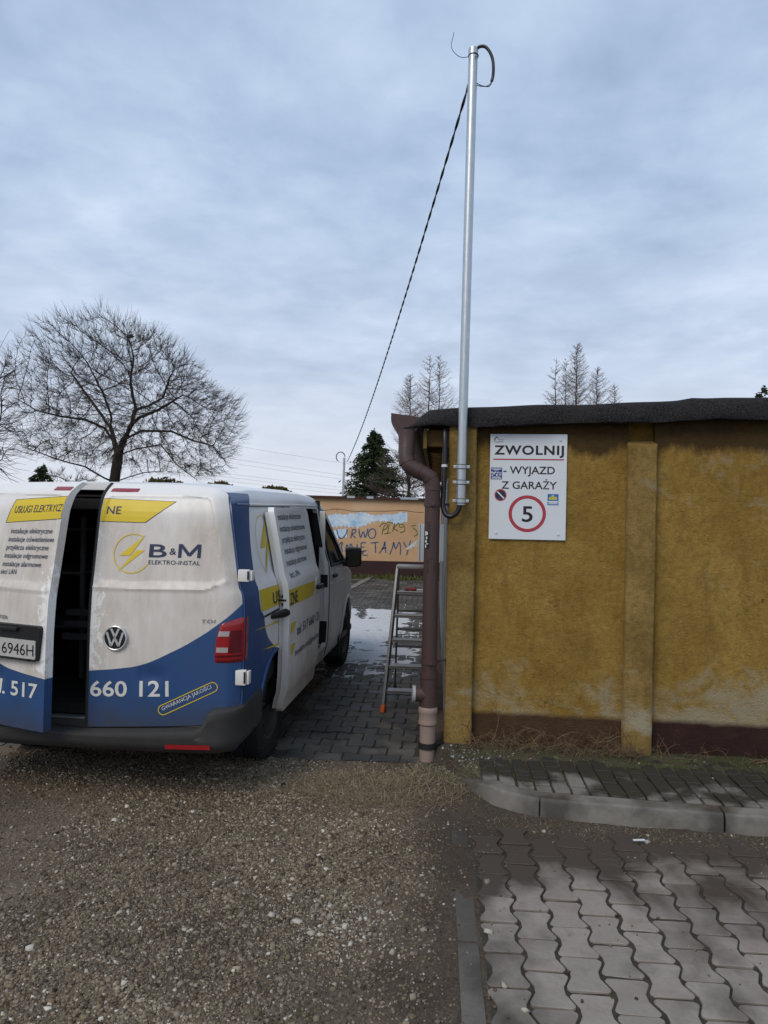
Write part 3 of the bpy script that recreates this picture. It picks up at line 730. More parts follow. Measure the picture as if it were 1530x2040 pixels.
clip_m = simple('white_clip', (0.58, 0.60, 0.62), 0.5, 0.4, 0, 0.08)
for z, x in ((2.045, 0.0525), (1.795, 0.0455)):
    MB().tube([rc2((x, 4.969, z-0.009)), rc2((x, 4.969, z+0.009))], 0.0215, 18).put('clip', clip_m, c0_, True, 40)

# ------------------------------------------------------------------ overhead cable and far pole
farp_b = at(683, 990, 18.6); farp_t = at(686, 912, 18.6)
fp = thing('far_mast', farp_b, 'thin grey pole with a curled top on the far garage roof', 'mast')
MB().tube([Vector((0, 0, -0.2)), farp_t-farp_b], 0.030, 12).put('pipe', galv, fp, True)
cx_ = farp_t-farp_b
MB().tube([cx_+Vector((-0.10-0.115*math.cos(a), 0, 0.02+0.13*math.sin(a))) for a in [math.pi*(-0.35)+k*0.28 for k in range(16)] if True][::-1], 0.012, 8).put('cable_curl', cond, fp, True)
A_ = at(934, 168, YM+0.04); B_ = at(691, 921, 18.6)
cab = thing('overhead_cable', A_, 'twisted black overhead cable running from the mast to the far pole', 'cable')
pts = []
for k in range(241):
    s = k/240; p = A_.lerp(B_, s); p.z -= 4*0.26*s*(1-s); pts.append(p)
for ph in (0, math.pi):
    hx = []
    for k, p in enumerate(pts):
        a = k*0.95+ph; hx.append(p-A_+Vector((math.cos(a)*0.0055, 0, math.sin(a)*0.0055)))
    MB().tube(hx, 0.0056, 6).put('strand', cond, cab, True)
MB().tube([A_-A_, Vector((0.02, -0.02, -0.02)), rm(at(941, 170, YM))+pb-A_], 0.008, 8).put('anchor', galv, cab)

# ------------------------------------------------------------------ warning sign
white_board = simple('white_board', (0.60, 0.64, 0.68), 0.35, 0.45, 0, 0.03, 2)
sx0, sz0, SWD, SHT = 0.289, 1.541, 0.527, 0.735
so_ = Vector(blw(sx0, 0.046, sz0))
sign = thing('warning_sign', so_, 'white rectangular sign reading ZWOLNIJ with a 5 in a red ring', 'sign')
def sg(u, v, d=0.0):
    q = bl(u, -d, v); return (q[0], q[1], v)
def sgc(x, y):      # crop position -> board metres
    u = (x-140+(y-125)*0.0258)/1217*SWD; v = SHT-(y-125-(x-140)*0.0225)/1668*SHT; return u, v
MB().add([sg(0, 0), sg(SWD, 0), sg(SWD, SHT), sg(0, SHT), sg(0, 0, -0.005), sg(SWD, 0, -0.005), sg(SWD, SHT, -0.005), sg(0, SHT, -0.005)],
    [(0, 1, 2, 3), (7, 6, 5, 4), (0, 4, 5, 1), (1, 5, 6, 2), (2, 6, 7, 3), (3, 7, 4, 0)]).put('board', white_board, sign)
ink = simple('black_ink', (0.012, 0.010, 0.016), 0.45); red_i = simple('red_ink', (0.36, 0.035, 0.055), 0.45, 0.4, 0, 0.06)
sgt = lambda u, v: sg(u, v, 0.0008)
mb = MB(); u0, v0 = sgc(195, 447); u1, _ = sgc(1300, 455); text_on(mb, 'ZWOLNIJ', u0, u1, v0, 0.064, sgt, 0.028, 0, 1.12); mb.put('lettering', ink, sign, fix=False)
mb = MB(); u0, v0 = sgc(340, 758); u1, _ = sgc(1155, 765); text_on(mb, '- WYJAZD', u0, u1, v0, 0.054, sgt, 0.014); mb.put('lettering', ink, sign, fix=False)
mb = MB(); u0, v0 = sgc(308, 995); u1, _ = sgc(1185, 1005); text_on(mb, 'Z GARAŻY', u0, u1, v0, 0.054, sgt, 0.014); mb.put('lettering', ink, sign, fix=False)
mb = MB(); u0, v0 = sgc(628, 1520); u1, _ = sgc(800, 1520); text_on(mb, '5', u0, u1, v0, 0.113, sgt, 0.012); mb.put('number', ink, sign, fix=False)
u0, v0 = sgc(180, 525); u1, v1 = sgc(1300, 545)
MB().add([sg(u0, v0-0.005, 0.0008), sg(u1, v0-0.005, 0.0008), sg(u1, v0+0.004, 0.0008), sg(u0, v0+0.004, 0.0008)], [(0, 1, 2, 3)]).put('red_line', red_i, sign)
def ring(mb, cu, cv, ra, rb, fn, n=56, ka=0, kb=None):
    V = []; kb = n if kb is None else kb
    for k in range(ka, kb+1):
        a = 2*math.pi*k/n
        V.append(fn(cu+ra*math.cos(a), cv+ra*math.sin(a))); V.append(fn(cu+rb*math.cos(a), cv+rb*math.sin(a)))
    mb.add(V, [(2*k, 2*k+1, 2*k+3, 2*k+2) for k in range(kb-ka)]); return mb
def poly(mb, P, fn): mb.add([fn(*p) for p in P], [tuple(range(len(P)))]); return mb
def disc(mb, cu, cv, r, fn, n=32): return poly(mb, [(cu+r*math.cos(2*math.pi*k/n), cv+r*math.sin(2*math.pi*k/n)) for k in range(n)], fn)
cu, cv = sgc(715, 1397); ring(MB(), cu, cv, 0.1285, 0.1055, sgt).put('red_ring', red_i, sign, fix=False)
blue_i = simple('blue_sticker', (0.012, 0.045, 0.20), 0.4); white_i = simple('white_ink', (0.66, 0.68, 0.70), 0.4); yel_i = simple('yellow_ink', (0.50, 0.44, 0.06), 0.4); cyan_i = simple('bright_blue_sticker', (0.015, 0.13, 0.42), 0.4); dark_i = simple('dark_sticker', (0.02, 0.02, 0.035), 0.4)
def srect(mb, x0, y0, x1, y1, d):
    a = sgc(x0, y1); b = sgc(x1, y0); mb.add([sg(a[0], a[1], d), sg(b[0], a[1], d), sg(b[0], b[1], d), sg(a[0], b[1], d)], [(0, 1, 2, 3)]); return mb
s1 = srect(MB(), 137, 662, 323, 845, 0.0009).put('blue_square_sticker', blue_i, sign)
mb = MB(); srect(mb, 150, 678, 312, 686, 0.0015); srect(mb, 188, 694, 268, 702, 0.0015); srect(mb, 165, 806, 290, 814, 0.0015); srect(mb, 150, 824, 310, 832, 0.0015)
srect(mb, 148, 722, 172, 748, 0.0015); srect(mb, 178, 735, 200, 770, 0.0015); srect(mb, 205, 722, 226, 745, 0.0015); srect(mb, 240, 728, 262, 752, 0.0015); srect(mb, 272, 740, 312, 752, 0.0015); srect(mb, 222, 765, 250, 790, 0.0015); srect(mb, 268, 770, 308, 784, 0.0015); srect(mb, 150, 772, 172, 790, 0.0015)
mb.put('sticker_print', white_i, s1)
cu, cv = sgc(292, 1097)
s2 = disc(MB(), cu, cv, 0.0415, lambda u, v: sg(u, v, 0.0009)).put('round_sticker', dark_i, sign)
mb = MB(); ring(mb, cu, cv, 0.0415, 0.0335, lambda u, v: sg(u, v, 0.0015)); mb.put('sticker_rim', red_i, s2, fix=False)
mb = MB(); poly(mb, [(cu-0.026, cv+0.021), (cu-0.02, cv+0.027), (cu+0.028, cv-0.021), (cu+0.022, cv-0.027)], lambda u, v: sg(u, v, 0.0018)); mb.put('sticker_bar', white_i, s2, fix=False)
mb = MB(); poly(mb, [(cu-0.012, cv+0.018), (cu+0.014, cv+0.022), (cu+0.018, cv+0.012), (cu-0.004, cv+0.010)], lambda u, v: sg(u, v, 0.0014)); poly(mb, [(cu-0.022, cv-0.022), (cu-0.006, cv-0.012), (cu+0.004, cv-0.028), (cu-0.010, cv-0.031)], lambda u, v: sg(u, v, 0.0014)); mb.put('sticker_print', blue_i, s2, fix=False)
s3 = srect(MB(), 1035, 1090, 1212, 1262, 0.0009).put('light_blue_sticker', cyan_i, sign)
mb = MB()
for (a, b, r) in ((1082, 1158, 26), (1122, 1125, 24), (1163, 1158, 26), (1122, 1160, 24)):
    cu, cv = sgc(a, b); disc(mb, cu, cv, r/2317., lambda u, v: sg(u, v, 0.0015), 16)
mb.put('sticker_print', yel_i, s3, fix=False)
mb = MB(); srect(mb, 1040, 1200, 1204, 1214, 0.0015); srect(mb, 1058, 1222, 1190, 1232, 0.0015); srect(mb, 1048, 1240, 1198, 1246, 0.0015); mb.put('sticker_print', white_i, s3)
mb = MB(); poly(mb, [sgc(193, 222), sgc(232, 160), sgc(276, 192), sgc(262, 200), sgc(236, 180), sgc(208, 226)], sgt); mb.put('logo_roof', simple('logo_red', (0.20, 0.06, 0.045), 0.5), sign, fix=False)
mb = MB(); poly(mb, [sgc(196, 226), sgc(232, 162), sgc(240, 170), sgc(206, 230)], lambda u, v: sg(u, v, 0.0013)); mb.put('logo_dark', ink, sign, fix=False)
mb = MB(); srect(mb, 262, 210, 345, 222, 0.0008); srect(mb, 195, 236, 345, 242, 0.0008); srect(mb, 200, 250, 340, 255, 0.0008); mb.put('logo_print', simple('grey_ink', (0.30, 0.31, 0.33), 0.5), sign)
for x, y in ((250, 245), (1248, 243), (218, 1698), (1203, 1728)):
    u, v = sgc(x, y); p = Vector(sg(u, v, 0.0))
    MB().lathe([(0, -0.007), (0.006, -0.006), (0.009, -0.0025), (0.009, 0.0)], 14, 'y', p).put('screw', clip_m, sign, True)

# ================================================================== VAN
# van axes: x right, y forward, z up; origin on the ground under the rear bumper
van = thing('panel_van', (-2.0776, 3.9159, 0), 'white and blue panel van with electrician lettering and open doors', 'van', rz=-rad(2.55))
_zz = np.linspace(0.2, 2.0, 721)
def _smooth(zs, xs, wd):
    y = np.interp(_zz, zs, xs); k = np.exp(-0.5*(np.arange(-60, 61)*0.0025/wd)**2); k /= k.sum()
    return np.convolve(np.pad(y, 60, mode='edge'), k, 'valid')
_RT = _smooth([.2, .5, 1.0, 1.2, 1.7, 1.80, 1.87, 1.95], [.125, .13, .14, .155, .245, .290, .39, .62], 0.022)
_ST = _smooth([.2, .30, .415, .435, .6, .9, 1.08, 1.19, 1.225, 1.25, 1.7, 1.85, 2.0], [.89, .905, .925, .938, .946, .951, .950, .942, .936, .918, .832, .79, .75], 0.010)
def Rz(z): return float(np.interp(z, _zz, _RT))
def S(z): return float(np.interp(z, _zz, _ST))
def sst(a, b, x):
    t = min(1, max(0, (x-a)/(b-a))); return t*t*(3-2*t)
def smin(*d): return -math.log(sum(math.exp(-60*v) for v in d))/60
def Rd0(x, z):
    x = abs(x); e = min(1, max(0, (x-(S(z)-0.10))/0.10))
    return Rz(z)+0.06*(x/0.9)**2.5+0.055*e*e
def Rd(x, z):
    y = Rd0(x, z); x = abs(x)
    if z > 1.15:
        xr = 0.722+(1.758-z)*0.265
        d = smin(x-0.058, xr-x, z-1.268, 1.795-z)
        y += 0.011*sst(0, 0.016, d)
    zr = 1.243+0.05*sst(0.70, 0.85, x)
    y -= 0.008*math.exp(-((z-zr)/0.011)**2)*sst(0.02, 0.06, x)*(1-sst(0.83, 0.87, x))
    if z < 0.9:   # dent with a sharp crease beside the number
        y += 0.010*math.exp(-((x-0.43)/0.07)**2-((z-0.735)/0.05)**2)+0.007*max(0, 1-abs(x-0.362)/0.018)*math.exp(-((z-0.73)/0.055)**4)
    return y
def pr(x, z, d=0.0025): return (x, Rd(x, z)-d, z)                       # print on the rear doors
def recess(y, z):
    r = 0
    for a, b in ((0.66, 1.70), (1.85, 2.73)):
        r = max(r, 0.012*sst(0, 0.018, smin(y-a, b-y, z-1.262, 1.702-z)))
    return r
def ps(y, z, d=0.0025): return (S(z)-recess(y, z)+d, y, z)               # print on the right side

# ---- paint
def paint(name, rear):
    t = NT(name, 0.35, 0.5); o = t.obj(); X, Y, Z = t.xyz(o)
    if rear:
        lim = t.curve(t.op('ABSOLUTE', X), [(0, .374), (.054, .377), (.233, .387), (.367, .400), (.538, .438), (.686, .4795), (.802, .520), (.906, .5655), (.952, .598), (.963, .622), (1, .66)])
        blue = t.op('LESS_THAN', Z, t.op('MULTIPLY', lim, 2.0))
    else:
        lim = t.curve(t.op('MULTIPLY', Z, 0.5), [(0, .56), (.335, .56), (.357, .548), (.393, .46), (.458, .357), (.5235, .319), (.535, .297), (.603, .2835), (.7125, .2895), (.8575, .345), (.905, .385), (1, .40)])
        blue = t.op('LESS_THAN', Y, t.op('MULTIPLY', lim, 2.0)); blue = t.op('MULTIPLY', blue, t.op('LESS_THAN', Z, 1.822))
    white = (0.80, 0.80, 0.79)
    # road dirt
    d1 = t.noise(t.scale(o, (1, 1, 0.55)), 2.6, 6, 0.62); d2 = t.noise(t.scale(o, (1.6, 1.6, 0.25)), 16, 5, 0.6)
    f = t.op('ADD', t.op('MULTIPLY', d1, 0.8), t.op('MULTIPLY', d2, 0.35))
    if rear:
        df = t.ramp(f, [(0.32, 0.28), (0.55, 0.55), (0.78, 0.80)])
        # rubbed, cleaner places by the handles and the meeting edges
        smear = t.op('ADD', t.noise(t.scale(o, (1.2, 1, 0.8)), 14, 7, 0.75, 1.2), t.op('MULTIPLY', t.ramp(t.op('ABSOLUTE', X), [(0.0, 0.0), (0.10, -0.0), (1, 0)]), 0))
        near = t.ramp(t.op('ABSOLUTE', X), [(0.0, 0.26), (0.07, 0.20), (0.17, 0.0)])
        hz_ = t.ramp(Z, [(0.0, 0.0), (0.74, 0.0), (0.80, 1.0)])
        up = t.op('MULTIPLY', t.ramp(t.op('MULTIPLY', Z, 0.5), [(0.58, 1.0), (0.70, 0.25)]), hz_)
        sm = t.ramp(t.op('ADD', smear, t.op('MULTIPLY', near, up)), [(0.62, 0.0), (0.70, 0.85)])
        df = t.op('MULTIPLY', df, t.op('SUBTRACT', 1.0, sm))
        df = t.op('MULTIPLY', df, t.ramp(t.op('MULTIPLY', Z, 0.5), [(0.80, 1.0), (0.915, 0.3)]))
    else:
        df = t.op('MULTIPLY', t.ramp(f, [(0.36, 0.06), (0.58, 0.30), (0.8, 0.55)]), t.ramp(t.op('MULTIPLY', Z, 0.5), [(0.15, 2.4), (0.35, 1.0), (0.60, 0.45), (0.85, 0.12)]))
        df = t.op('MINIMUM', df, 0.75)
    cw = t.mix(df, white, (0.330, 0.260, 0.190)); cb = t.mix(t.op('MULTIPLY', df, 0.20), (0.0035, 0.050, 0.170), (0.08, 0.08, 0.085))
    if rear:
        gm = t.op('MULTIPLY', t.ramp(t.op('ADD', Z, t.op('MULTIPLY', t.noise(o, 7, 6, 0.7), 0.25)), [(0.56, 0.75), (0.74, 0.0)]), 1.0)
        cb = t.mix(gm, cb, (0.035, 0.036, 0.040))
    t.set(coat=0.12, coatr=0.25)
    return t.set(col=t.mix(blue, cw, cb), rough=t.op('MULTIPLY_ADD', df, 0.45, 0.30), normal=t.bump(t.noise(o, 3, 3), 0.05, 0.02))
paint_rear = paint('van_rear_paint', True); paint_side = paint('van_side_paint', False)
plast = simple('bumper_plastic', (0.040, 0.039, 0.038), 0.6, 0.3, 0, 0.45, 4, 0.15, 200)
blackp = simple('black_plastic', (0.010, 0.010, 0.011), 0.5, 0.4, 0, 0.2, 12)
liner = simple('dark_lining', (0.016, 0.015, 0.015), 0.85, 0.2, 0, 0.3, 4)
yellow = simple('yellow_vinyl', (0.62, 0.46, 0.018), 0.45, 0.4, 0, 0.07, 3)
navy = simple('navy_vinyl', (0.012, 0.020, 0.065), 0.5, 0.4, 0, 0.08)
whitev = simple('white_vinyl', (0.58, 0.58, 0.56), 0.5, 0.4, 0, 0.12, 14)
chrome = simple('chrome', (0.55, 0.56, 0.57), 0.30, 0.6, 0.35, 0.1, 20)
badge_grey = simple('badge_grey', (0.17, 0.165, 0.16), 0.4, 0.5, 0.6, 0.15, 20)
hinge_w = simple('hinge_paint', (0.66, 0.65, 0.62), 0.45, 0.4, 0, 0.1, 8)
redl = simple('red_lens', (0.27, 0.012, 0.016), 0.16, 0.6, 0, 0.15, 6)
dredl = simple('dark_red_lens', (0.10, 0.006, 0.010), 0.2, 0.6, 0, 0.15, 6)
brakel = simple('brake_lens', (0.24, 0.025, 0.040), 0.3, 0.5, 0, 0.12, 10)
clearl = simple('clear_lens', (0.36, 0.31, 0.31), 0.2, 0.6, 0, 0.12, 10)

def evaluated(me, mods, mats=()):
    o = bpy.data.objects.new('tmp', me); COL.objects.link(o); tmp = []
    for kind_, arg in mods:
        if kind_ == 'SOLID':
            m_ = o.modifiers.new('s', 'SOLIDIFY'); m_.thickness = arg; m_.offset = -1; m_.use_even_offset = False
        else:
            c_ = bpy.data.objects.new('cut', arg); COL.objects.link(c_); tmp.append(c_)
            m_ = o.modifiers.new('b', 'BOOLEAN'); m_.operation = kind_; m_.object = c_; m_.solver = 'EXACT'
    dg = bpy.context.evaluated_depsgraph_get(); dg.update()
    r = bpy.data.meshes.new_from_object(o.evaluated_get(dg))
    bpy.data.objects.remove(o)
    for c_ in tmp: bpy.data.objects.remove(c_)
    return r
def soft(me, ang=30):
    me.polygons.foreach_set('use_smooth', [True]*len(me.polygons)); me.set_sharp_from_angle(angle=rad(ang)); me.update(); return me

# ---- body shell
def Ztop(s): return float(np.interp(s, [0, .3, .9, 2.2, 2.75, 3.0, 3.15, 3.3, 3.55, 3.80, 3.92, 4.15, 4.45, 4.68, 4.80, 4.88], [1.868, 1.876, 1.892, 1.892, 1.872, 1.830, 1.782, 1.69, 1.46, 1.215, 1.15, 1.09, 1.01, .93, .83, .66]))
def plan(s): return float(np.interp(s, [0, 3.7, 4.1, 4.4, 4.62, 4.76, 4.88], [1, 1, .985, .955, .90, .82, .66]))
def contour(s, ns=46, na=18):
    Zt = Ztop(s); zc = Zt-0.088*min(1, (Zt-0.3)/1.2); P = []
    z0 = 0.30 if s < 4.5 else 0.30-0.0*(s-4.5)
    for k in range(ns): z = z0+(zc-z0)*k/(ns-1); P.append(((S(z)-recess(s, z))*plan(s), z))
    xs = S(zc)*plan(s)
    for k in range(1, na+1):
        u = 1-k/na; u = u**0.62 if k < na else 0
        P.append((xs*u, zc+(Zt-zc)*(1-u**5.0)**(1/2.6)))
    return P
st = [0, .02, .05, .09, .14, .20, .28, .36, .44] + list(np.arange(.5, 2.86, .03)) + list(np.arange(2.88, 4.6, .05)) + [4.65, 4.70, 4.75, 4.80, 4.84, 4.88]
V = []; F = []
for s in st:
    C_ = contour(s); full = C_ + [(-x, z) for x, z in reversed(C_[:-1])]; m = len(full)
    for x, z in full:
        y = s
        if s < 0.8:
            y0 = Rd0(min(abs(x), S(min(z, 1.78))-0.01), z)+0.004; y = y0+(0.8-y0)*(s/0.8)
        V.append((x, y, z))
for i in range(len(st)-1):
    for j in range(m-1): F.append((i*m+j, i*m+j+1, (i+1)*m+j+1, (i+1)*m+j))
shell0 = new_mesh('shell', V, F)
bm = bmesh.new(); bm.from_mesh(shell0); bmesh.ops.recalc_face_normals(bm, faces=bm.faces)
bm.faces.ensure_lookup_table()
top_f = max(bm.faces, key=lambda f: f.calc_center_median().z)
if top_f.normal.z < 0: bmesh.ops.reverse_faces(bm, faces=bm.faces)
bm.to_mesh(shell0); bm.free()
solid = evaluated(shell0, [('SOLID', 0.042)])

def rounded(P, r=0.05, n=4):
    out = []; m = len(P)
    for i in range(m):
        a, b, c = Vector(P[i-1]), Vector(P[i]), Vector(P[(i+1) % m]); u = (a-b); v = (c-b); q = min(r, u.length*0.45, v.length*0.45)
        p0 = b+u.normalized()*q; p1 = b+v.normalized()*q
        for k in range(n+1):
            t = k/n; out.append(tuple(p0*(1-t)**2+b*2*t*(1-t)+p1*t*t))
    return out
fd_poly = rounded([(2.838, .315), (3.46, .315), (3.56, .56), (3.70, .74), (3.735, 1.14), (3.40, 1.475), (3.12, 1.695), (2.838, 1.715)], 0.06)
fd_cut = rounded([(2.830, .307), (3.465, .307), (3.568, .557), (3.708, .738), (3.743, 1.142), (3.404, 1.483), (3.124, 1.703), (2.830, 1.723)], 0.06)
win_poly = rounded([(2.905, 1.172), (3.615, 1.160), (3.595, 1.195), (3.345, 1.445), (3.10, 1.625), (2.885, 1.655)], 0.035)
sd_poly = rounded([(1.785, .305), (2.812, .305), (2.812, 1.725), (1.785, 1.735)], 0.05)
sd_cut = rounded([(1.785, .42), (2.790, .42), (2.790, 1.72), (1.785, 1.73)], 0.06)
cut_s = MB().prism(sd_cut, 'yz', 0.55, 1.3).mesh('c'); cut_fd = MB().prism(fd_cut, 'yz', 0.55, 1.3).prism(fd_cut, 'yz', -1.3, -0.55).mesh('c')
arch = lambda y, r: [(y+r*math.cos(2*math.pi*k/40), 0.345+r*math.sin(2*math.pi*k/40)) for k in range(40)]
cut_a = MB().prism(arch(1.0, .405), 'yz', .55, 1.3).prism(arch(1.0, .405), 'yz', -1.3, -.55).prism(arch(4.0, .41), 'yz', .5, 1.3).prism(arch(4.0, .41), 'yz', -1.3, -.5).mesh('c')
body_me = soft(evaluated(solid, [('DIFFERENCE', cut_s), ('DIFFERENCE', cut_fd), ('DIFFERENCE', cut_a)]))
link('body_shell', body_me, paint_side, van)
winR = MB().prism(win_poly, 'yz', .5, 1.3).mesh('c'); winL = MB().prism(win_poly, 'yz', -1.3, -.5).mesh('c')
pane_m = NT('tinted_glass', 0.04, 0.6); pane_m.set(col=(0.035, 0.045, 0.045), alpha=0.78, coat=0.5); pane_m = pane_m.m
for sgn, wcut in ((1, winR), (-1, winL)):
    fdp = MB().prism(fd_poly, 'yz', .55 if sgn > 0 else -1.3, 1.3 if sgn > 0 else -.55).mesh('c')
    me = soft(evaluated(solid, [('INTERSECT', fdp), ('DIFFERENCE', cut_a), ('DIFFERENCE', wcut)]))
    fd = link('front_door', me, paint_side, van)
    big = [(y+(0.006 if y > 3.2 else -0.006), z+(0.006 if z > 1.4 else -0.006)) for y, z in win_poly]
    MB().add([(sgn*(S(z)-0.014), y, z) for y, z in win_poly], [tuple(range(len(win_poly)))]).put('window', pane_m, fd)
    MB().tube([(sgn*(S(z)+0.001), y, z) for y, z in win_poly+win_poly[:1]], 0.011, 8, False).put('window_seal', blackp, fd, True)
    ysr = [2.84+k*0.0445 for k in range(21)]
    MB().tube([(sgn*(S(1.002)+0.001), y, 1.002-0.028*(y-2.84)) for y in ysr], 0.004, 6).put('door_crease', paint_side, fd, True)
    # handle in its pressed cup
    V_, F_ = grid_mesh(lambda a, b: (sgn*(S(1.075)+0.003+0.010*math.exp(-((a)**2+(b)**2)*2.0)*0), 3.03+0.085*a, 1.075+0.055*b), [-1, -.5, 0, .5, 1], [-1, 0, 1])
    MB().box((sgn*0.955 if sgn > 0 else -0.985, 2.96, 1.055), (0.985 if sgn > 0 else -0.955, 3.11, 1.088), 0.010).put('door_handle', blackp, fd, True)
    MB().lathe([(0, 0), (0.060, 0.0), (0.066, 0.004), (0.060, 0.008), (0.045, 0.002), (0, 0.001)], 20, 'x', (sgn*0.948, 3.035, 1.085)).put('handle_cup', paint_side, fd, True)
    # mirror
    mr = MB(); mr.box((-0.085, -0.05, -0.105), (0.085, 0.06, 0.105), 0.035)
    mo = mr.put('wing_mirror', blackp, van, True, 60, loc=(sgn*1.055, 3.60, 1.215), rot=(0, 0, sgn*0.10))
    MB().tube([(sgn*0.92-sgn*1.055, 0.04, -0.055), (0, 0.03, -0.06)], [0.045, 0.038], 10).put('mirror_arm', blackp, mo, True)
    MB().add([(x, -0.0515, z) for x, z in rpoly(-0.07, 0.07, -0.09, 0.09, 0.03)], [tuple(range(24))]).put('mirror_glass', simple('mirror_glass_%d' % sgn, (0.05, 0.055, 0.06), 0.04, 0.8, 0.9, 0.05), mo)

# ---- sliding door, pushed half way back and standing proud of the body side
sd_pr = MB().prism(sd_poly, 'yz', .55, 1.3).mesh('c')
sd_me = soft(evaluated(solid, [('INTERSECT', sd_pr)]))
sd_o = link('sliding_door', sd_me, paint_side, van, loc=(0.078, -0.785, 0))
sd_o['label'] = 'sliding side door standing half open'
def edge_pad():  # inner thickness of the door: a pressed frame behind the skin
    V = []; 
    for z in np.linspace(0.33, 1.70, 40):
        k = 0.030*math.exp(-((z-1.10)/0.07)**2)
        V += [(S(z)-0.004, 1.790+k*0.6, z), (S(z)-0.075, 1.800+k, z), (S(z)-0.075, 1.90, z), (S(z)-0.04, 1.90, z)]
    F = [(i*4+a, i*4+(a+1) % 4, (i+1)*4+(a+1) % 4, (i+1)*4+a) for i in range(39) for a in range(4)] + [(0, 1, 2, 3), (156, 159, 158, 157)]
    return MB().add(V, F)
edge_pad().put('door_edge', paint_side, sd_o, True, 40)
V = []
for z in np.linspace(0.33, 1.69, 20): V += [(S(z)-0.004, 2.806, z), (S(z)-0.06, 2.80, z), (S(z)-0.06, 2.72, z), (S(z)-0.04, 2.72, z)]
MB().add(V, [(i*4+a, i*4+(a+1) % 4, (i+1)*4+(a+1) % 4, (i+1)*4+a) for i in range(19) for a in range(4)]).put('door_edge', paint_side, sd_o, True, 40)
MB().box((S(1.1)+0.002, 2.64, 1.070), (S(1.1)+0.042, 2.80, 1.108), 0.012).put('door_handle', blackp, sd_o, True)
MB().lathe([(0, 0), (0.064, 0.0), (0.070, 0.005), (0.062, 0.009), (0.045, 0.002), (0, 0.001)], 20, 'x', (S(1.1)-0.001, 2.71, 1.10)).put('handle_cup', paint_side, sd_o, True)
for z in (1.115, 1.060): MB().lathe([(0, 0.006), (0.011, 0.005), (0.012, 0.0)], 12, 'y', (S(z)-0.045, 1.786, z)).put('bolt', blackp, sd_o)
MB().box((S(1.09)-0.07, 1.778, 1.083), (S(1.09)-0.02, 1.795, 1.095), 0.003).put('lock_plate', blackp, sd_o)
# carrier arm in the side rail
ca = MB(); ca.tube([(S(1.0)-0.02, 1.80, 1.005), (S(1.0)-0.045, 1.74, 0.998), (S(1.0)-0.085, 1.60, 0.998)], [0.030, 0.026, 0.014], 10)
ca.put('carrier_arm', blackp, sd_o, True)

for z0_, z1_ in ((0.44, 0.66), (0.98, 1.10), (1.36, 1.71)):
    V = []
    for z in np.linspace(z0_, z1_, 8): V += [(S(z)-0.006, 2.787, z), (S(z)-0.075, 2.786, z)]
    MB().add(V, [(2*k, 2*k+1, 2*k+3, 2*k+2) for k in range(7)]).put('pillar_seal', blackp, van)
MB().tube([(S(z)-0.010, 2.816, z) for z in np.linspace(0.36, 1.70, 30)], 0.009, 6).put('door_seal', blackp, sd_o, True)
MB().tube([(S(z)+0.000, 2.834, z) for z in np.linspace(0.34, 1.70, 30)], 0.006, 6).put('front_door_seam', blackp, van, True)
# side rail slot and roof seam
MB().box((0.945, 0.66, 1.018), (0.9545, 1.76, 1.032), 0.002).put('side_rail', blackp, van)
for sgn in (1, -1):
    MB().tube([(sgn*(S(1.752)+0.002), y, 1.752-0.012*max(0, y-2.4)**1.5) for y in np.linspace(0.46, 3.0, 40)], 0.0055, 6).put('roof_gutter', paint_side, van, True)
    MB().tube([(sgn*(S(1.738)+0.0015), y, 1.738) for y in np.linspace(0.70, 1.78, 20)], 0.004, 6).put('panel_seam', blackp, van, True)
MB().box((S(1.74)-0.004, 1.50, 1.718), (S(1.74)+0.016, 1.55, 1.735), 0.004).put('roller_stop', blackp, van)
# torn edge of the wrap along the corner
MB().tube([(S(z)-0.002, Rd0(S(z)-0.012, z)+0.012, z) for z in np.linspace(0.58, 1.76, 60)], 0.005, 6).put('corner_seam', blackp, van, True)

# ---- rear doors
def door_mesh(sgn):
    nu_, nv_ = 84, 130; V = []; Zt, zc = 1.866, 1.780; V2 = []
    us = [((k/nu_)**0.97) for k in range(nu_+1)]
    for j in range(nv_+1):
        for u in us:
            x_lo = u*0.93; zb = (0.424+0.036*min(1, x_lo/0.75) if sgn > 0 else 0.455)+0.098*sst(0.765, 0.795, x_lo)
            zt = zc+(Zt-zc)*(1-u**5.0)**(1/2.6) if u < 1 else zc
            z = zb+(zt-zb)*(j/nv_); x0_ = 0.046 if sgn > 0 else 0.026; x = x0_+(S(min(z, zc))-0.012-x0_)*u
            V.append((sgn*x, Rd(x, z), z)); V2.append((sgn*x*0.985+sgn*0.0, Rd0(min(x, 0.86), z)+0.055, z-0.012 if j == nv_ else z))
    n_ = nu_+1
    F = [(j*n_+i, j*n_+i+1, (j+1)*n_+i+1, (j+1)*n_+i) for j in range(nv_) for i in range(nu_)]
    b = len(V); F2 = [tuple(b+k for k in reversed(f)) for f in F]
    rim = list(range(n_)) + [j*n_+nu_ for j in range(1, nv_+1)] + [nv_*n_+i for i in range(nu_-1, -1, -1)] + [j*n_ for j in range(nv_-1, 0, -1)]
    F3 = [(rim[k], b+rim[k], b+rim[(k+1) % len(rim)], rim[(k+1) % len(rim)]) for k in range(len(rim))]
    return MB().add(V+V2, F+F2+F3).mesh('rear_door')
lamp_l = [(.826, 1.046), (.816, 1.02), (.804, .97), (.797, .91), (.795, .86), (.797, .822)]
def lamp_x(z): return float(np.interp(z, [p[1] for p in reversed(lamp_l)], [p[0] for p in reversed(lamp_l)]))
notch = lamp_l + [(1.1, .818), (1.1, 1.10), (.96, 1.086), (.90, 1.072)]
cutN = {1: MB().prism(notch, 'xz', 0.0, 0.5).mesh('c'), -1: MB().prism([(-x, z) for x, z in notch], 'xz', 0.0, 0.5).mesh('c')}
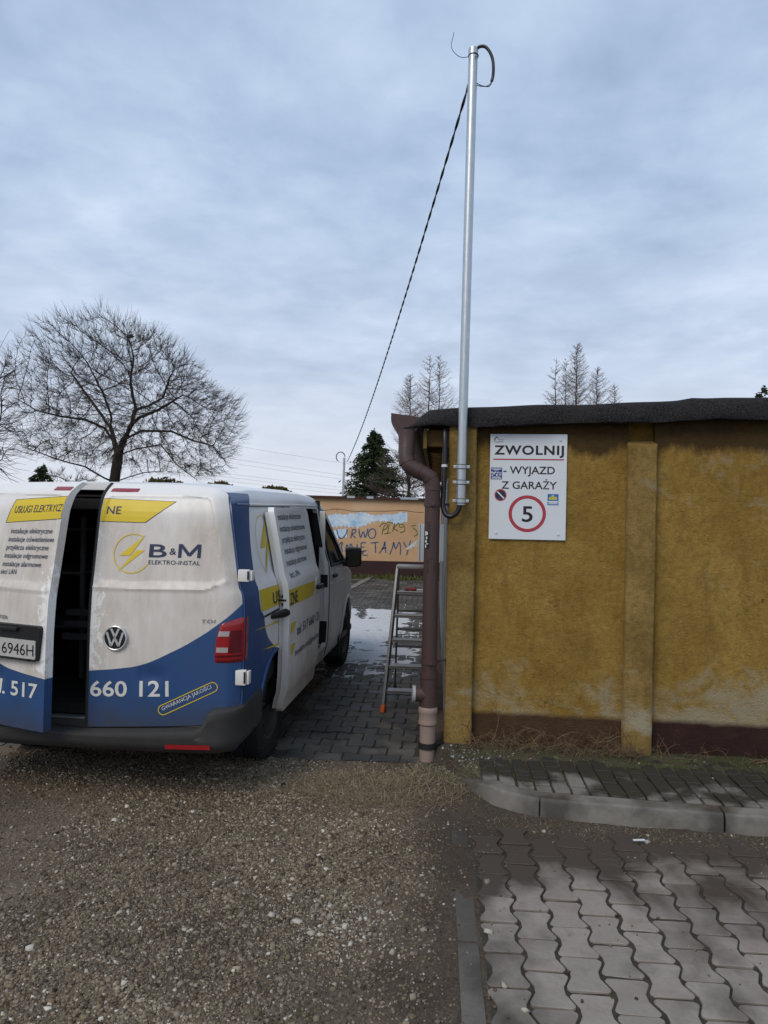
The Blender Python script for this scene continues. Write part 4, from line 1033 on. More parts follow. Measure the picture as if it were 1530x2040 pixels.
doors = {}
for sgn in (1, -1):
    me = soft(evaluated(door_mesh(sgn), [('DIFFERENCE', cutN[sgn])]), 32)
    doors[sgn] = link('rear_door', me, paint_rear, van)
hx_, hy_ = -0.945, 0.25; th = rad(15.0)
doors[-1].matrix_basis = Matrix.Translation((hx_, hy_, 0)) @ Matrix.Rotation(-th, 4, 'Z') @ Matrix.Translation((-hx_, -hy_, 0))
doors[1]['label'] = 'closed right rear door'; doors[-1]['label'] = 'left rear door standing ajar'
MB().tube([(0.036, Rd0(0, z)+0.008, z) for z in np.linspace(0.428, 1.862, 60)], 0.013, 8).put('door_seal', blackp, doors[1], True)
for sgn in (1, -1):
    D = doors[sgn]
    # lamps high on the doors
    xa, xb = (0.066, 0.250) if sgn > 0 else (0.034, 0.175)
    V_, F_ = grid_mesh(lambda u, v: (sgn*(xa+(xb-xa)*u), Rd0(xa+(xb-xa)*u, 1.812+0.026*v)-0.006*(1-(2*v-1)**4)*(1-(2*u-1)**8)+0.001, 1.812+0.026*v), [k/12 for k in range(13)], [k/6 for k in range(7)])
    MB().add(V_, F_).put('brake_light', brakel, D, True)
    for z0, z1 in ((1.292, 1.364), (0.686, 0.775)):
        zm = (z0+z1)/2; xe = S(zm)-0.012; ye = Rd0(xe, zm)
        h_ = MB(); h_.box((sgn*0.902 if sgn > 0 else -0.972, ye-0.026, z0), (0.972 if sgn > 0 else -0.902, ye+0.012, z1), 0.008)
        hg = h_.put('hinge', hinge_w, D, True, 40)
        MB().box((sgn*0.974 if sgn > 0 else -0.986, ye-0.018, z0+0.006), (0.988 if sgn > 0 else -0.974, ye+0.030, z1-0.006), 0.005).put('hinge_leaf', hinge_w, D, True, 40)
        MB().tube([(sgn*0.966, ye-0.027, z0+0.015), (sgn*0.966, ye-0.027, z1-0.008)], 0.006, 8).put('hinge_pin', blackp, D)
    # tail lamp in the body corner
    zs_ = [0.823+(1.082-0.823)*k/16 for k in range(17)]
    def lamp(u, z, o=0.0):
        z2 = min(z, 1.046+0.040*min(1, u/0.75)) if z > 1.0 else z
        xe = S(z2)-0.010
        if u <= 0.75:
            x = lamp_x(z2)+(xe-lamp_x(z2))*(u/0.75); b_ = 0.014*math.sin(math.pi*min(1, u/0.75*0.5+0.5))**0.5*0+0.010
            e_ = min(1, min(u/0.06, (z-0.823)/0.02+0.0, (1.082-z)/0.02)); e_ = max(0, e_)
            return (sgn*x, Rd0(x, z2)-b_*e_-o, z2)
        f_ = (u-0.75)/0.25; return (sgn*(S(z2)+0.004-0.004*f_+o), Rd0(xe, z2)+0.07*f_, z2)
    V_, F_ = grid_mesh(lamp, [k/20 for k in range(21)], zs_)
    tl = MB().add(V_, F_).put('tail_lamp', redl, van, True, 50)
    for (u0, u1, z0, z1) in ((0.04, 0.40, .978, 1.008), (0.05, 0.40, .884, .914)):
        V_, F_ = grid_mesh(lambda a, b: lamp(a, b, 0.003), [u0+(u1-u0)*k/4 for k in range(5)], [z0, z1]); MB().add(V_, F_).put('clear_segment', clearl, tl)
    V_, F_ = grid_mesh(lambda a, b: lamp(a, b, 0.0025), [0.04+0.70*k/8 for k in range(9)], [.829, .868]); MB().add(V_, F_).put('dark_segment', dredl, tl)
    V_, F_ = grid_mesh(lambda a, b: lamp(a, b, 0.0022), [0.42+0.32*k/6 for k in range(7)], [.880, .905, .955, 1.01]); MB().add(V_, F_).put('inner_segment', dredl, tl)

# lettering on the closed right door
R = doors[1]
def put(mb, name, mat, par): return mb.put(name, mat, par, fix=False)
def band(pts_top, pts_bot, fn, n=24, rows=4):
    V = []
    for j in range(rows+1):
        for k in range(n+1):
            a = Vector(pts_top[0]).lerp(Vector(pts_top[1]), k/n); b = Vector(pts_bot[0]).lerp(Vector(pts_bot[1]), k/n); p = a.lerp(b, j/rows); V.append(fn(p.x, p.y))
    n1_ = n+1
    return MB().add(V, [(j*n1_+i, j*n1_+i+1, (j+1)*n1_+i+1, (j+1)*n1_+i) for j in range(rows) for i in range(n)])
put(band([(0.050, 1.7738), (0.501, 1.7615)], [(0.050, 1.6322), (0.327, 1.6295)], lambda x, z: pr(x, z, 0.0022)), 'band_outline', navy, R)
put(band([(0.050, 1.7708), (0.494, 1.7590)], [(0.050, 1.6352), (0.325, 1.6325)], lambda x, z: pr(x, z, 0.0034)), 'yellow_band', yellow, R)
pr5 = lambda x, z: pr(x, z, 0.0050); pr3 = lambda x, z: pr(x, z, 0.003)
put(text_on(MB(), 'NE', 0.078, 0.168, 1.680, 0.048, pr5, 0.012), 'lettering', navy, R)
logo = ring(MB(), 0.266, 1.447, 0.118, 0.112, pr3, 72, 12, 66); put(logo, 'logo_ring', yellow, R)
put(poly(MB(), [(.337, 1.558), (.186, 1.433), (.254, 1.435)], pr3), 'logo_bolt', yellow, R); mb = MB(); poly(mb, [(.288, 1.466), (.185, 1.338), (.340, 1.467)], pr3); put(mb, 'logo_bolt', yellow, R)
put(text_on(MB(), 'B', .368, .475, 1.428, .080, pr3, 0.010), 'lettering', navy, R); mb = MB(); text_on(mb, '&', .492, .532, 1.445, .040, pr3, 0.008); put(mb, 'lettering', navy, R); mb = MB(); poly(mb, [(.544+.135*a, 1.428+.080*b) for a, b in ((0, 0), (0, 1), (.17, 1), (.5, .36), (.83, 1), (1, 1), (1, 0), (.85, 0), (.85, .70), (.56, .12), (.44, .12), (.15, .70), (.15, 0))], pr3); put(mb, 'lettering', navy, R)
put(text_on(MB(), 'ELEKTRO-INSTAL', .370, .679, 1.386, .026, pr3, 0.0), 'lettering', navy, R)
put(text_on(MB(), '660 121', .058, .534, .606, .092, pr3, 0.016, rot=0.035), 'lettering', whitev, R)
rot = math.atan2(0.143, 0.296)
put(text_on(MB(), 'GWARANCJA JAKOŚCI', .500, .500+.315, .538, .023, pr3, 0.0, rot=rot), 'lettering', whitev, R)
mb = MB(); cxm, czm, hl, hr = .645, .611, .158, .031
def cap(a0, r_):
    P = []
    for k in range(17): a = math.pi/2+math.pi*k/16; P.append((-hl+r_*math.cos(a), r_*math.sin(a)))
    for k in range(17): a = -math.pi/2+math.pi*k/16; P.append((hl+r_*math.cos(a), r_*math.sin(a)))
    c, s = math.cos(rot), math.sin(rot); return [(cxm+u*c-v*s, czm+u*s+v*c) for u, v in P]
o1, o2 = cap(0, hr), cap(0, hr-0.006); m = len(o1)
def dens(P): 
    o = []
    for i in range(len(P)):
        a, b = P[i], P[(i+1) % len(P)]; k_ = max(1, int(math.dist(a, b)/0.03))
        o += [(a[0]+(b[0]-a[0])*q/k_, a[1]+(b[1]-a[1])*q/k_) for q in range(k_)]
    return o
o1, o2 = dens(o1), dens(o2); m = min(len(o1), len(o2))
o1 = cap(0, hr); o2 = cap(0, hr-0.006); m = len(o1); VV = []
for a, b in zip(o1, o2): VV += [pr3(*a), pr3(*b)]
# the long sides are split so the outline follows the curved door
def capsule(mb, r0, r1):
    c, s = math.cos(rot), math.sin(rot); P = []
    for k in range(13): a = math.pi/2+math.pi*k/12; P.append((-hl, math.cos(a), math.sin(a)))
    for k in range(1, 12): P.append((-hl+2*hl*k/12, 0, -1))
    for k in range(13): a = -math.pi/2+math.pi*k/12; P.append((hl, math.cos(a), math.sin(a)))
    for k in range(1, 12): P.append((hl-2*hl*k/12, 0, 1))
    V = []
    for b_, cc_, ss_ in P:
        for r_ in (r0, r1): u, v = b_+r_*cc_, r_*ss_; V.append(pr3(cxm+u*c-v*s, czm+u*s+v*c))
    n_ = len(P); mb.add(V, [(2*k, 2*k+1, 2*((k+1) % n_)+1, 2*((k+1) % n_)) for k in range(n_)]); return mb
put(capsule(MB(), hr, hr-0.005), 'capsule_outline', yellow, R)
# round badge: chrome ring and two stacked chevron letters on black
bx, bz = .208, .953
by = Rd(bx, bz)
pb_ = lambda d: (lambda x, z: (x, by-d, z))
bd = MB().lathe([(0, -0.004), (0.060, -0.004), (0.070, 0.004)], 40, 'y', (bx, by-0.008, bz)).put('badge', blackp, R, True)
mb = MB(); ring(mb, bx, bz, 0.073, 0.064, pb_(0.016), 48); mb.put('badge_rim', chrome, R, fix=False)
MB().lathe([(0.064, -0.016), (0.0685, -0.0185), (0.073, -0.016), (0.074, 0.004)], 48, 'y', (bx, by, bz)).put('badge_edge', chrome, R, True)
mb = MB()
def bar(a, b, w_):
    a, b = Vector((bx+a[0], bz+a[1])), Vector((bx+b[0], bz+b[1])); nrm = Vector((-(b-a).y, (b-a).x)).normalized()*w_/2
    mb.prism([tuple(a+nrm), tuple(a-nrm), tuple(b-nrm), tuple(b+nrm)], 'xz', by-0.017, by-0.008)
for a, b in (((-.024, .056), (0, .006)), ((.024, .056), (0, .006)), ((-.050, .034), (-.023, -.046)), ((-.023, -.046), (0, .0)), ((0, .0), (.023, -.046)), ((.023, -.046), (.050, .034))): bar(a, b, 0.0125)
mb.put('badge_letters', chrome, R)
mb = MB(); text_on(mb, 'TDI', .716, .797, 1.054, .021, lambda x, z: pr(x, z, 0.006), 0.0, 0.15, 1.15); put(mb, 'badge_text', badge_grey, R)

# lettering on the ajar left door (closed position of the door, mirrored metal)
Ld = doors[-1]
put(band([(-.437, 1.757), (-.028, 1.782)], [(-.478, 1.6165), (-.028, 1.6485)], lambda x, z: pr(x, z, 0.0022)), 'band_outline', navy, Ld)
put(band([(-.431, 1.754), (-.028, 1.779)], [(-.470, 1.6195), (-.028, 1.6515)], lambda x, z: pr(x, z, 0.0034)), 'yellow_band', yellow, Ld)
put(text_on(MB(), 'USŁUGI ELEKTRYCZ', -.414, -.030, 1.676, .044, pr5, 0.001, 0.12, rot=0.045), 'lettering', navy, Ld)
for s_, a, b, z in (('instalacje elektryczne', -.418, -.086, 1.556), ('instalacje oświetleniowe', -.428, -.052, 1.507), ('przyłącza elektryczne', -.435, -.095, 1.460), ('instalacje odgromowe', -.438, -.092, 1.412), ('instalacje alarmowe', -.443, -.132, 1.363), ('sieci LAN', -.450, -.315, 1.318)):
    put(text_on(MB(), s_, a, b, z, .031, pr3, 0.002, 0.12, rot=0.024), 'lettering', navy, Ld)
mb = MB(); text_on(mb, 'TRANSPORTER', -.60, -.326, 1.066, .021, lambda x, z: pr(x, z, 0.006), 0.012, 0.0); put(mb, 'badge_text', badge_grey, Ld)
put(text_on(MB(), 'tel. 517', -.50, -.075, .638, .084, pr3, 0.016, rot=0.0), 'lettering', whitev, Ld)
# number plate carrier
V_ = rounded([(-.64, .850), (-.066, .846), (-.046, 1.030), (-.058, 1.046), (-.64, 1.042)], 0.02)
def plate_prism(P, y0, y1, nm, mt, par): return MB().prism(P, 'xz', y0, y1).put(nm, mt, par, True, 30)
py0 = Rd(-0.3, 0.95)
pc_ = plate_prism(V_, py0-0.030, py0+0.02, 'plate_trim', blackp, Ld)
np_ = plate_prism(rpoly(-.585, -.070, .862, .966, .006), py0-0.036, py0-0.028, 'number_plate', simple('plate_white', (0.42, 0.42, 0.40), 0.5, 0.3, 0, 0.12, 10), Ld)
put(text_on(MB(), '6946H', -.322, -.080, .880, .066, lambda x, z: (x, py0-0.0375, z), 0.0, 0), 'plate_text', ink, Ld)
put(text_on(MB(), 'D', -.400, -.360, .880, .066, lambda x, z: (x, py0-0.0375, z), 0.0, 0), 'plate_text', ink, Ld)
MB().box((-.60, py0-0.0385, .849), (-.12, py0-0.030, .861), 0.002).put('plate_holder', blackp, Ld)
MB().box((-.34, py0-0.050, 1.012), (-.20, py0-0.028, 1.034), 0.006).put('plate_lamp', blackp, Ld, True)

# ---- lettering on the right side
ps3 = lambda y, z: ps(y, z, 0.003); ps5 = lambda y, z: ps(y, z, 0.005)
put(band([(0.575, 1.207), (1.78, 1.180)], [(0.600, 1.066), (1.78, 1.045)], lambda y, z: ps(y, z, 0.0022)), 'yellow_band', yellow, van)
put(text_on(MB(), 'USŁUGI', .862, 1.42, 1.080, .082, ps5, 0.012), 'lettering', navy, van)
mb = ring(MB(), .955, 1.478, 0.203, 0.198, ps3, 72, 10, 64); put(mb, 'logo_ring', yellow, van)
put(poly(MB(), [(1.075, 1.690), (.825, 1.459), (.945, 1.459)], ps3), 'logo_bolt', yellow, van); mb = MB(); poly(mb, [(1.005, 1.510), (.826, 1.270), (1.085, 1.510)], ps3); put(mb, 'logo_bolt', yellow, van)
mb = MB(); put(poly(MB(), [(.42, .972), (1.40, .905), (1.40, .93)], ps3), 'yellow_streak', yellow, van); poly(mb, [(.62, .817), (1.16, .752), (1.16, .778)], ps3); put(mb, 'yellow_streak', yellow, van)
Sg = sd_o; K = 0.785
put(band([(1.795, 1.160), (1.85+K, 1.143)], [(1.795, 1.046), (1.765+K, 1.034)], lambda y, z: ps(y, z, 0.0022)), 'yellow_band', yellow, Sg)
put(text_on(MB(), 'ZNE', 1.03+K-0.01, 1.24+K, 1.052, .088, ps5, 0.010), 'lettering', navy, Sg)
for s_, a, b, z in (('instalacje elektryczne', 1.10, 1.79, 1.645), ('instalacje oświetleniowe', 1.11, 1.87, 1.560), ('przyłącza elektryczne', 1.125, 1.81, 1.480), ('instalacje odgromowe', 1.14, 1.83, 1.400), ('instalacje alarmowe', 1.14, 1.76, 1.315), ('sieci LAN', 1.115, 1.40, 1.232)):
    put(text_on(MB(), s_, a+K, b+K, z, .050, ps3, 0.001), 'lettering', navy, Sg)
put(text_on(MB(), 'tel. 517 660 121', 1.235+K, 2.03+K-0.03, .805, .075, ps3, 0.006), 'lettering', navy, Sg)
put(text_on(MB(), 'bm.elektro.instal@gmail.com', 1.20+K, 2.03+K-0.03, .660, .050, ps3, 0.004), 'lettering', navy, Sg)
put(poly(MB(), [(1.055+K, .920), (1.06+K, .850), (1.13+K, .850), (1.21+K, .915)], ps3), 'yellow_mark', yellow, Sg); mb = MB(); poly(mb, [(1.07+K, .768), (1.085+K, .692), (1.125+K, .692), (1.19+K, .760)], ps3); put(mb, 'yellow_mark', yellow, Sg)

# ---- rear bumper
def bump_path(n=60):
    P = []
    for k in range(n+1):
        a = -1+2*k/n
        if abs(a) < 0.70: P.append((a/0.70*0.80, 0.035+0.035*(abs(a)/0.70)**3))
        else:
            f_ = (abs(a)-0.70)/0.30
            if f_ < 0.5: g_ = f_/0.5*math.pi/2; x, y = 0.80+0.155*math.sin(g_), 0.07+0.17*(1-math.cos(g_))
            else: x, y = 0.955-0.01*(f_-0.5), 0.24+(f_-0.5)/0.5*0.375
            P.append((math.copysign(x, a), y))
    return P
BP = bump_path(); V = []; pf = 12
for i, (x, y) in enumerate(BP):
    a, b = Vector(BP[max(i-1, 0)]), Vector(BP[min(i+1, len(BP)-1)]); tg = (b-a).normalized(); nr = Vector((tg.y, -tg.x))
    zt = 0.418+0.034*min(1, abs(x)/0.75)+0.115*sst(0.74, 0.82, abs(x))
    zt += 0.015*sst(0.25, 0.6, y)
    prf = [(-0.10, zt-0.004), (-0.012, zt), (0.002, zt-0.008), (0.008, zt-0.035), (0.004, zt-0.05), (0.010, 0.405), (0.006, 0.375), (-0.002, 0.352), (-0.018, 0.338), (-0.030, 0.325), (-0.05, 0.312), (-0.16, 0.305)]
    for d, z in prf: V.append((x+nr.x*d, y+nr.y*d, z))
F = [(i*pf+j, i*pf+j+1, (i+1)*pf+j+1, (i+1)*pf+j) for i in range(len(BP)-1) for j in range(pf-1)] + [tuple(range(pf)), tuple((len(BP)-1)*pf+j for j in range(pf))]
bp = MB().add(V, F).put('rear_bumper', plast, van, True, 40)
for sgn in (1, -1):
    V = []
    for k in range(13):
        x = 0.565+0.255*k/12; i = min(range(len(BP)), key=lambda q: abs(BP[q][0]-x)); y = float(np.interp(x, [p[0] for p in BP[30:52]], [p[1] for p in BP[30:52]]))
        V += [(sgn*x, y-0.014, 0.379), (sgn*x, y-0.012, 0.353)]
    MB().add(V, [(2*k, 2*k+1, 2*k+3, 2*k+2) for k in range(12)]).put('reflector', redl, bp)
# front bumper and nose
V, F = grid_mesh(lambda u, v: (u*0.83, 4.62+0.31*(1-abs(u)**3.0)-0.04*abs(v-0.5), 0.26+0.40*v), [k/20-1 for k in range(41)], [k/5 for k in range(6)])
MB().add(V, F).put('front_bumper', plast, van, True)
V, F = grid_mesh(lambda u, v: (u*0.72, 4.60+0.285*(1-abs(u)**2.2*0.4)-0.06*v, 0.66+0.26*v), [k/12-1 for k in range(25)], [k/4 for k in range(5)])
MB().add(V, F).put('front_grille', blackp, van, True)
for sgn in (1, -1):
    MB().add([(sgn*.52, 4.80, .72), (sgn*.80, 4.66, .74), (sgn*.86, 4.50, .92), (sgn*.55, 4.74, .86), (sgn*.66, 4.78, .80)], [(0, 1, 4), (1, 2, 4), (2, 3, 4), (3, 0, 4)]).put('headlight', clearl, van)
# windscreen on the shell
V, F = grid_mesh(lambda u, s: ((S(min(1.7, Ztop(s)-.09))*plan(s)-0.07)*u, s+0.012, Ztop(s)-0.088*(abs(u)*0.93)**5.0+0.014), [k/16-1 for k in range(33)], [3.20+0.58*k/12 for k in range(13)])
MB().add(V, F).put('windscreen', simple('dark_windscreen', (0.02, 0.025, 0.027), 0.06, 0.7, 0, 0.05), van, True)

# ---- inside
MB().box((-0.86, 0.22, 0.47), (0.86, 2.86, 0.535), 0.004).put('load_floor', liner, van)
MB().box((-0.84, 2.845, 0.535), (0.84, 2.865, 1.80)).put('bulkhead', liner, van)
V, F = grid_mesh(lambda s, k: ((S(k)-0.055)*-1, s, k), [0.33+0.1*i for i in range(26)], [0.54+0.06*i for i in range(21)]); MB().add(V, F).put('side_lining', liner, van, True)
V, F = grid_mesh(lambda s, k: ((S(k)-0.055), s, k), [0.33+0.1*i for i in range(15)], [0.54+0.06*i for i in range(21)]); MB().add(V, F).put('side_lining', liner, van, True)
MB().box((-0.79, 0.42, 1.782), (0.79, 2.84, 1.795)).put('roof_lining', liner, van)
MB().box((-0.90, 0.20, 0.30), (0.90, 4.5, 0.36)).put('underbody', blackp, van)
MB().box((-0.83, 0.16, 0.40), (0.83, 0.26, 0.455), 0.006).put('rear_sill', plast, van)
MB().box((-0.30, 0.175, 0.454), (0.04, 0.235, 0.462), 0.002).put('sill_plate', galv, van)
steel = simple('rack_steel', (0.11, 0.11, 0.115), 0.5, 0.4, 0.4, 0.2, 10)
rk = thing('storage_rack', (0, 0, 0), None, None); rk.parent = van
for z in (0.83, 0.91, 0.985):
    MB().box((-0.42, 0.62+0.25*(z-0.83), z), (0.12, 0.66+0.25*(z-0.83), z+0.042), 0.004).put('rail', steel, rk)
for k, z in enumerate((0.88, 1.25, 1.55)):
    MB().box((-0.84, 0.75, z), (-0.36, 2.6, z+0.018), 0.003).put('shelf', steel, rk)
for y in (0.76, 1.65, 2.55): MB().box((-0.38, y, 0.54), (-0.35, y+0.03, 1.65), 0.003).put('upright', steel, rk)
MB().tube([(-0.30, 0.9, 0.90), (0.10, 1.3, 1.60)], 0.014, 8).put('brace', steel, rk)
MB().box((-0.32, 0.40, 1.70), (0.10, 0.43, 1.77), 0.008).put('header_rail', liner, van)
seat_m = simple('seat_fabric', (0.045, 0.047, 0.05), 0.9, 0.2, 0, 0.2, 20)
for x in (-0.45, 0.45):
    st_ = thing('front_seat', (x, 3.1, 0.55), None, None); st_.parent = van
    MB().box((-0.24, 0, 0), (0.24, 0.48, 0.18), 0.05).put('seat', seat_m, st_, True, 50)
    MB().box((-0.23, -0.16, 0.12), (0.23, -0.02, 0.78), 0.05).put('backrest', seat_m, st_, True, 50)
    MB().box((-0.13, -0.15, 0.80), (0.13, -0.05, 0.99), 0.04).put('headrest', seat_m, st_, True, 50)
MB().box((S(1.0)-0.10, 2.80, 0.42), (S(1.0)-0.045, 2.832, 1.70), 0.006).put('door_pillar', hinge_w, van)

# ---- wheels
tyre_m = simple('tyre_rubber', (0.017, 0.016, 0.016), 0.85, 0.25, 0, 0.35, 10, 0.3, 90)
rim_m = simple('steel_rim', (0.060, 0.057, 0.053), 0.55, 0.4, 0.5, 0.3, 8)
tp = [(0.212, -0.095), (0.24, -0.104), (0.30, -0.108), (0.328, -0.098), (0.341, -0.080), (0.344, -0.05), (0.344, -0.018), (0.336, -0.016), (0.336, -0.010), (0.345, -0.008), (0.345, 0.008), (0.336, 0.010), (0.336, 0.016), (0.344, 0.018), (0.344, 0.05), (0.341, 0.080), (0.328, 0.098), (0.30, 0.108), (0.24, 0.104), (0.212, 0.095)]
rp = [(0.0, 0.040), (0.032, 0.040), (0.036, 0.030), (0.070, 0.024), (0.085, 0.040), (0.125, 0.048), (0.150, 0.030), (0.176, 0.022), (0.186, 0.060), (0.200, 0.090), (0.216, 0.098), (0.218, 0.085), (0.205, -0.09)]
tyre_me = MB().lathe(tp, 64, 'x', closed=True).mesh('tyre', True, 30); rim_me = MB().lathe(rp, 56, 'x').mesh('rim', True, 35)
hub_me = MB().lathe([(0, 0.062), (0.026, 0.060), (0.032, 0.050), (0.033, 0.03)], 24, 'x').mesh('hub_cap', True)
hole = MB().lathe([(0, 0.0), (0.0145, 0.0)], 12, 'x').mesh('vent_hole')
blk = MB()
for k in range(44):
    a = 2*math.pi*k/44
    for s in (-1, 1):
        M_ = Matrix.Rotation(a+(0.07 if s > 0 else 0), 4, 'X') @ Matrix.Translation((s*0.072, 0, 0.341))
        blk.box((-0.026, -0.017, -0.006), (0.026, 0.017, 0.0065), 0, M_)
blk_me = blk.mesh('tread')
for me_, mt in ((tyre_me, tyre_m), (rim_me, rim_m), (hub_me, blackp), (hole, liner), (blk_me, tyre_m)): me_.materials.append(mt)
for sgn, y in ((1, 1.0), (-1, 1.0), (1, 4.0), (-1, 4.0)):
    wh = thing('wheel', (sgn*0.812, y, 0.345), None, None); wh.parent = van
    if sgn < 0: wh.rotation_euler = (0, 0, math.pi)
    ty = link('tyre', tyre_me, parent=wh); link('tread', blk_me, parent=wh, kind='stuff'); rm_ = link('rim', rim_me, parent=wh); link('hub_cap', hub_me, parent=wh)
    for k in range(16):
        a = 2*math.pi*k/16; link('vent_hole', hole, parent=wh, loc=(0.030, 0.158*math.cos(a), 0.158*math.sin(a)), rot=(0, 0.0, 0))
    # housing and arch lip
    P = [(0.345+0.0)]
    r_ = 0.412; V = []
    for k in range(25):
        a = -0.15+(math.pi+0.3)*k/24; V += [(sgn*(0.93 if y < 2 else 0.88), y+r_*math.cos(a), 0.345+r_*math.sin(a)), (sgn*0.55, y+r_*math.cos(a), 0.345+r_*math.sin(a))]
    MB().add(V, [(2*k, 2*k+1, 2*k+3, 2*k+2) for k in range(24)]+[tuple(2*k+1 for k in range(25))]).put('wheel_housing', blackp, van)
    lip = []
    for k in range(33):
        a = -0.05+(math.pi+0.1)*k/32; z = 0.345+0.412*math.sin(a); lip.append((sgn*(S(z)*plan(y+0.412*math.cos(a))-0.002), y+0.412*math.cos(a), z))
    MB().tube(lip, 0.016, 8).put('arch_lip', paint_side, van, True)
for sgn, y in ((1, 3.55),): MB().box((sgn*0.74, y-0.012, 0.17), (sgn*0.93, y+0.006, 0.40), 0.003).put('mud_flap', blackp, van)

# ================================================================== LADDER AND SMALL THINGS
alu = simple('worn_aluminium', (0.27, 0.265, 0.26), 0.42, 0.5, 0.75, 0.25, 9, 0.1, 60)
dalu = simple('ladder_tread', (0.12, 0.115, 0.115), 0.5, 0.4, 0.6, 0.3, 9)
orange = simple('orange_foot', (0.52, 0.10, 0.02), 0.6, 0.3, 0, 0.2)
LO = Vector((-0.42, 6.02, 0))
lad = thing('step_ladder', LO, 'aluminium step ladder behind the brown downpipe', 'ladder')
fl, ft = Vector((0, 0, 0.0)), Vector((0.092, 0.30, 1.228)); wdt = 0.42; tap = 0.045
def rail_pts(side, a, b): return [a, b]
for side in (0, 1):
    a = fl+Vector((side*wdt, 0, 0)); b = ft+Vector((side*(wdt-2*tap), 0, 0))
    d = (b-a); ang_ = math.atan2(d.y, d.z); angx = math.atan2(d.x, d.z)
    M_ = Matrix.Translation(a) @ d.to_track_quat('Z', 'Y').to_matrix().to_4x4()
    MB().box((-0.011, -0.028, 0.02), (0.011, 0.028, d.length), 0.003, M_).put('front_rail', alu, lad)
    MB().box((-0.019, -0.034, 0.0), (0.019, 0.034, 0.065), 0.008, M_).put('foot', orange, lad, True)
    a2 = Vector((0.055+side*(wdt-0.11), 0.80, 0)); b2 = Vector((0.095+side*(wdt-2*tap-0.01), 0.36, 1.20)); d2 = b2-a2
    M2 = Matrix.Translation(a2) @ d2.to_track_quat('Z', 'Y').to_matrix().to_4x4()
    MB().box((-0.009, -0.017, 0.02), (0.009, 0.017, d2.length), 0.003, M2).put('rear_rail', dalu, lad)
    MB().box((-0.014, -0.022, 0.0), (0.014, 0.022, 0.05), 0.006, M2).put('foot', blackp, lad, True)
for k, z in enumerate((0.185, 0.388, 0.605, 0.812, 1.012)):
    f_ = z/1.228; x0 = fl.x+(ft.x-fl.x)*f_; x1 = x0+wdt-2*tap*f_; yc = 0.30*f_
    stp = MB().box((x0+0.008, yc-0.012, z-0.030), (x1-0.008, yc+0.075, z), 0.004).put('tread', alu, lad)
    MB().box((x0+0.010, yc-0.015, z-0.018), (x1-0.010, yc-0.011, z-0.008)).put('tread_groove', dalu, stp)
MB().box((ft.x-0.012, 0.265, 1.205), (ft.x+wdt-2*tap+0.012, 0.40, 1.238), 0.006).put('platform', alu, lad, True)
for z in (0.45, 0.62, 0.80, 0.96):
    f_ = z/1.2; x0 = 0.055+0.04*f_; x1 = 0.055+wdt-0.11-0.03*f_; yc = 0.80-0.44*f_
    MB().box((x0, yc-0.014, z-0.012), (x1, yc+0.014, z+0.012), 0.003).put('cross_bar', dalu, lad)
# screwdriver lying on the upper tread
scr = thing('screwdriver', LO+Vector((0.20, 0.27, 1.026)), 'red handled screwdriver lying on the top tread of the ladder', 'screwdriver')
MB().lathe([(0, -0.05), (0.012, -0.048), (0.014, -0.02), (0.011, 0.0), (0.015, 0.025), (0.013, 0.055), (0.006, 0.06), (0, 0.06)], 14, 'x').put('handle', simple('dark_red_handle', (0.13, 0.008, 0.012), 0.4), scr, True)
MB().tube([(0.058, 0, 0), (0.165, 0, -0.004)], 0.0035, 8).put('shaft', chrome, scr, True)

# grey meter cabinet on the side wall
boxm = simple('cabinet_grey', (0.46, 0.50, 0.54), 0.5, 0.4, 0, 0.08, 5)
mbx = thing('meter_cabinet', (0.10, 8.0, 1.15), 'grey electric meter cabinet sticking out of the garage side wall behind the downpipe', 'cabinet')
MB().box((-0.275, 0, 0), (0.02, 0.42, 0.41), 0.006).put('cabinet', boxm, mbx, True)
MB().box((-0.293, -0.012, -0.006), (-0.277, 0.432, 0.416), 0.005).put('cabinet_door', boxm, mbx, True)
tb = thing('paper_tag', (-0.20, 7.98, 1.37), 'small white paper tag stuck on the grey cabinet edge', 'tag')
MB().add([(0, 0, 0.02), (-0.13, -0.01, -0.075), (-0.115, -0.012, -0.095), (-0.04, -0.008, -0.06), (0, 0, -0.055), (0, 0.003, 0.02), (-0.13, -0.007, -0.075), (-0.115, -0.009, -0.095), (-0.04, -0.005, -0.06), (0, 0.003, -0.055)],
    [(0, 1, 2, 3, 4), (9, 8, 7, 6, 5), (0, 5, 6, 1), (1, 6, 7, 2), (2, 7, 8, 3), (3, 8, 9, 4)]).put('paper', clip_m, tb)

# ================================================================== FAR GARAGE (end of the alley)
YF = 17.9
FO = Vector((-2.0, YF, 0))
t = NT('peach_plaster', 0.9, 0.2); P = t.pos()
c = t.ramp(t.noise(P, 0.9, 6, 0.6), [(0.3, (0.47, 0.295, 0.165)), (0.6, (0.56, 0.365, 0.215)), (0.78, (0.60, 0.42, 0.27))])
c = t.mix(t.ramp(t.noise(t.scale(P, (1, 1, 0.2)), 4, 5, 0.6), [(0.55, 0.0), (0.8, 0.25)]), c, (0.30, 0.20, 0.13))
peach = t.set(col=c, normal=t.bump(t.noise(P, 30, 4), 0.3, 0.01))
plinth_m = simple('maroon_plinth', (0.040, 0.020, 0.021), 0.8, 0.2, 0, 0.2, 2)
rust_m = simple('rusty_flashing', (0.060, 0.028, 0.022), 0.75, 0.3, 0.2, 0.5, 2)
zinc_m = simple('zinc_flashing', (0.36, 0.40, 0.45), 0.5, 0.4, 0.3, 0.15, 3)
fg = thing('peach_garage', FO, 'low peach garage wall with graffiti and maroon plinth at the alley end', 'garage')
def fz(x): return 1.965-0.010*(x+3.8)
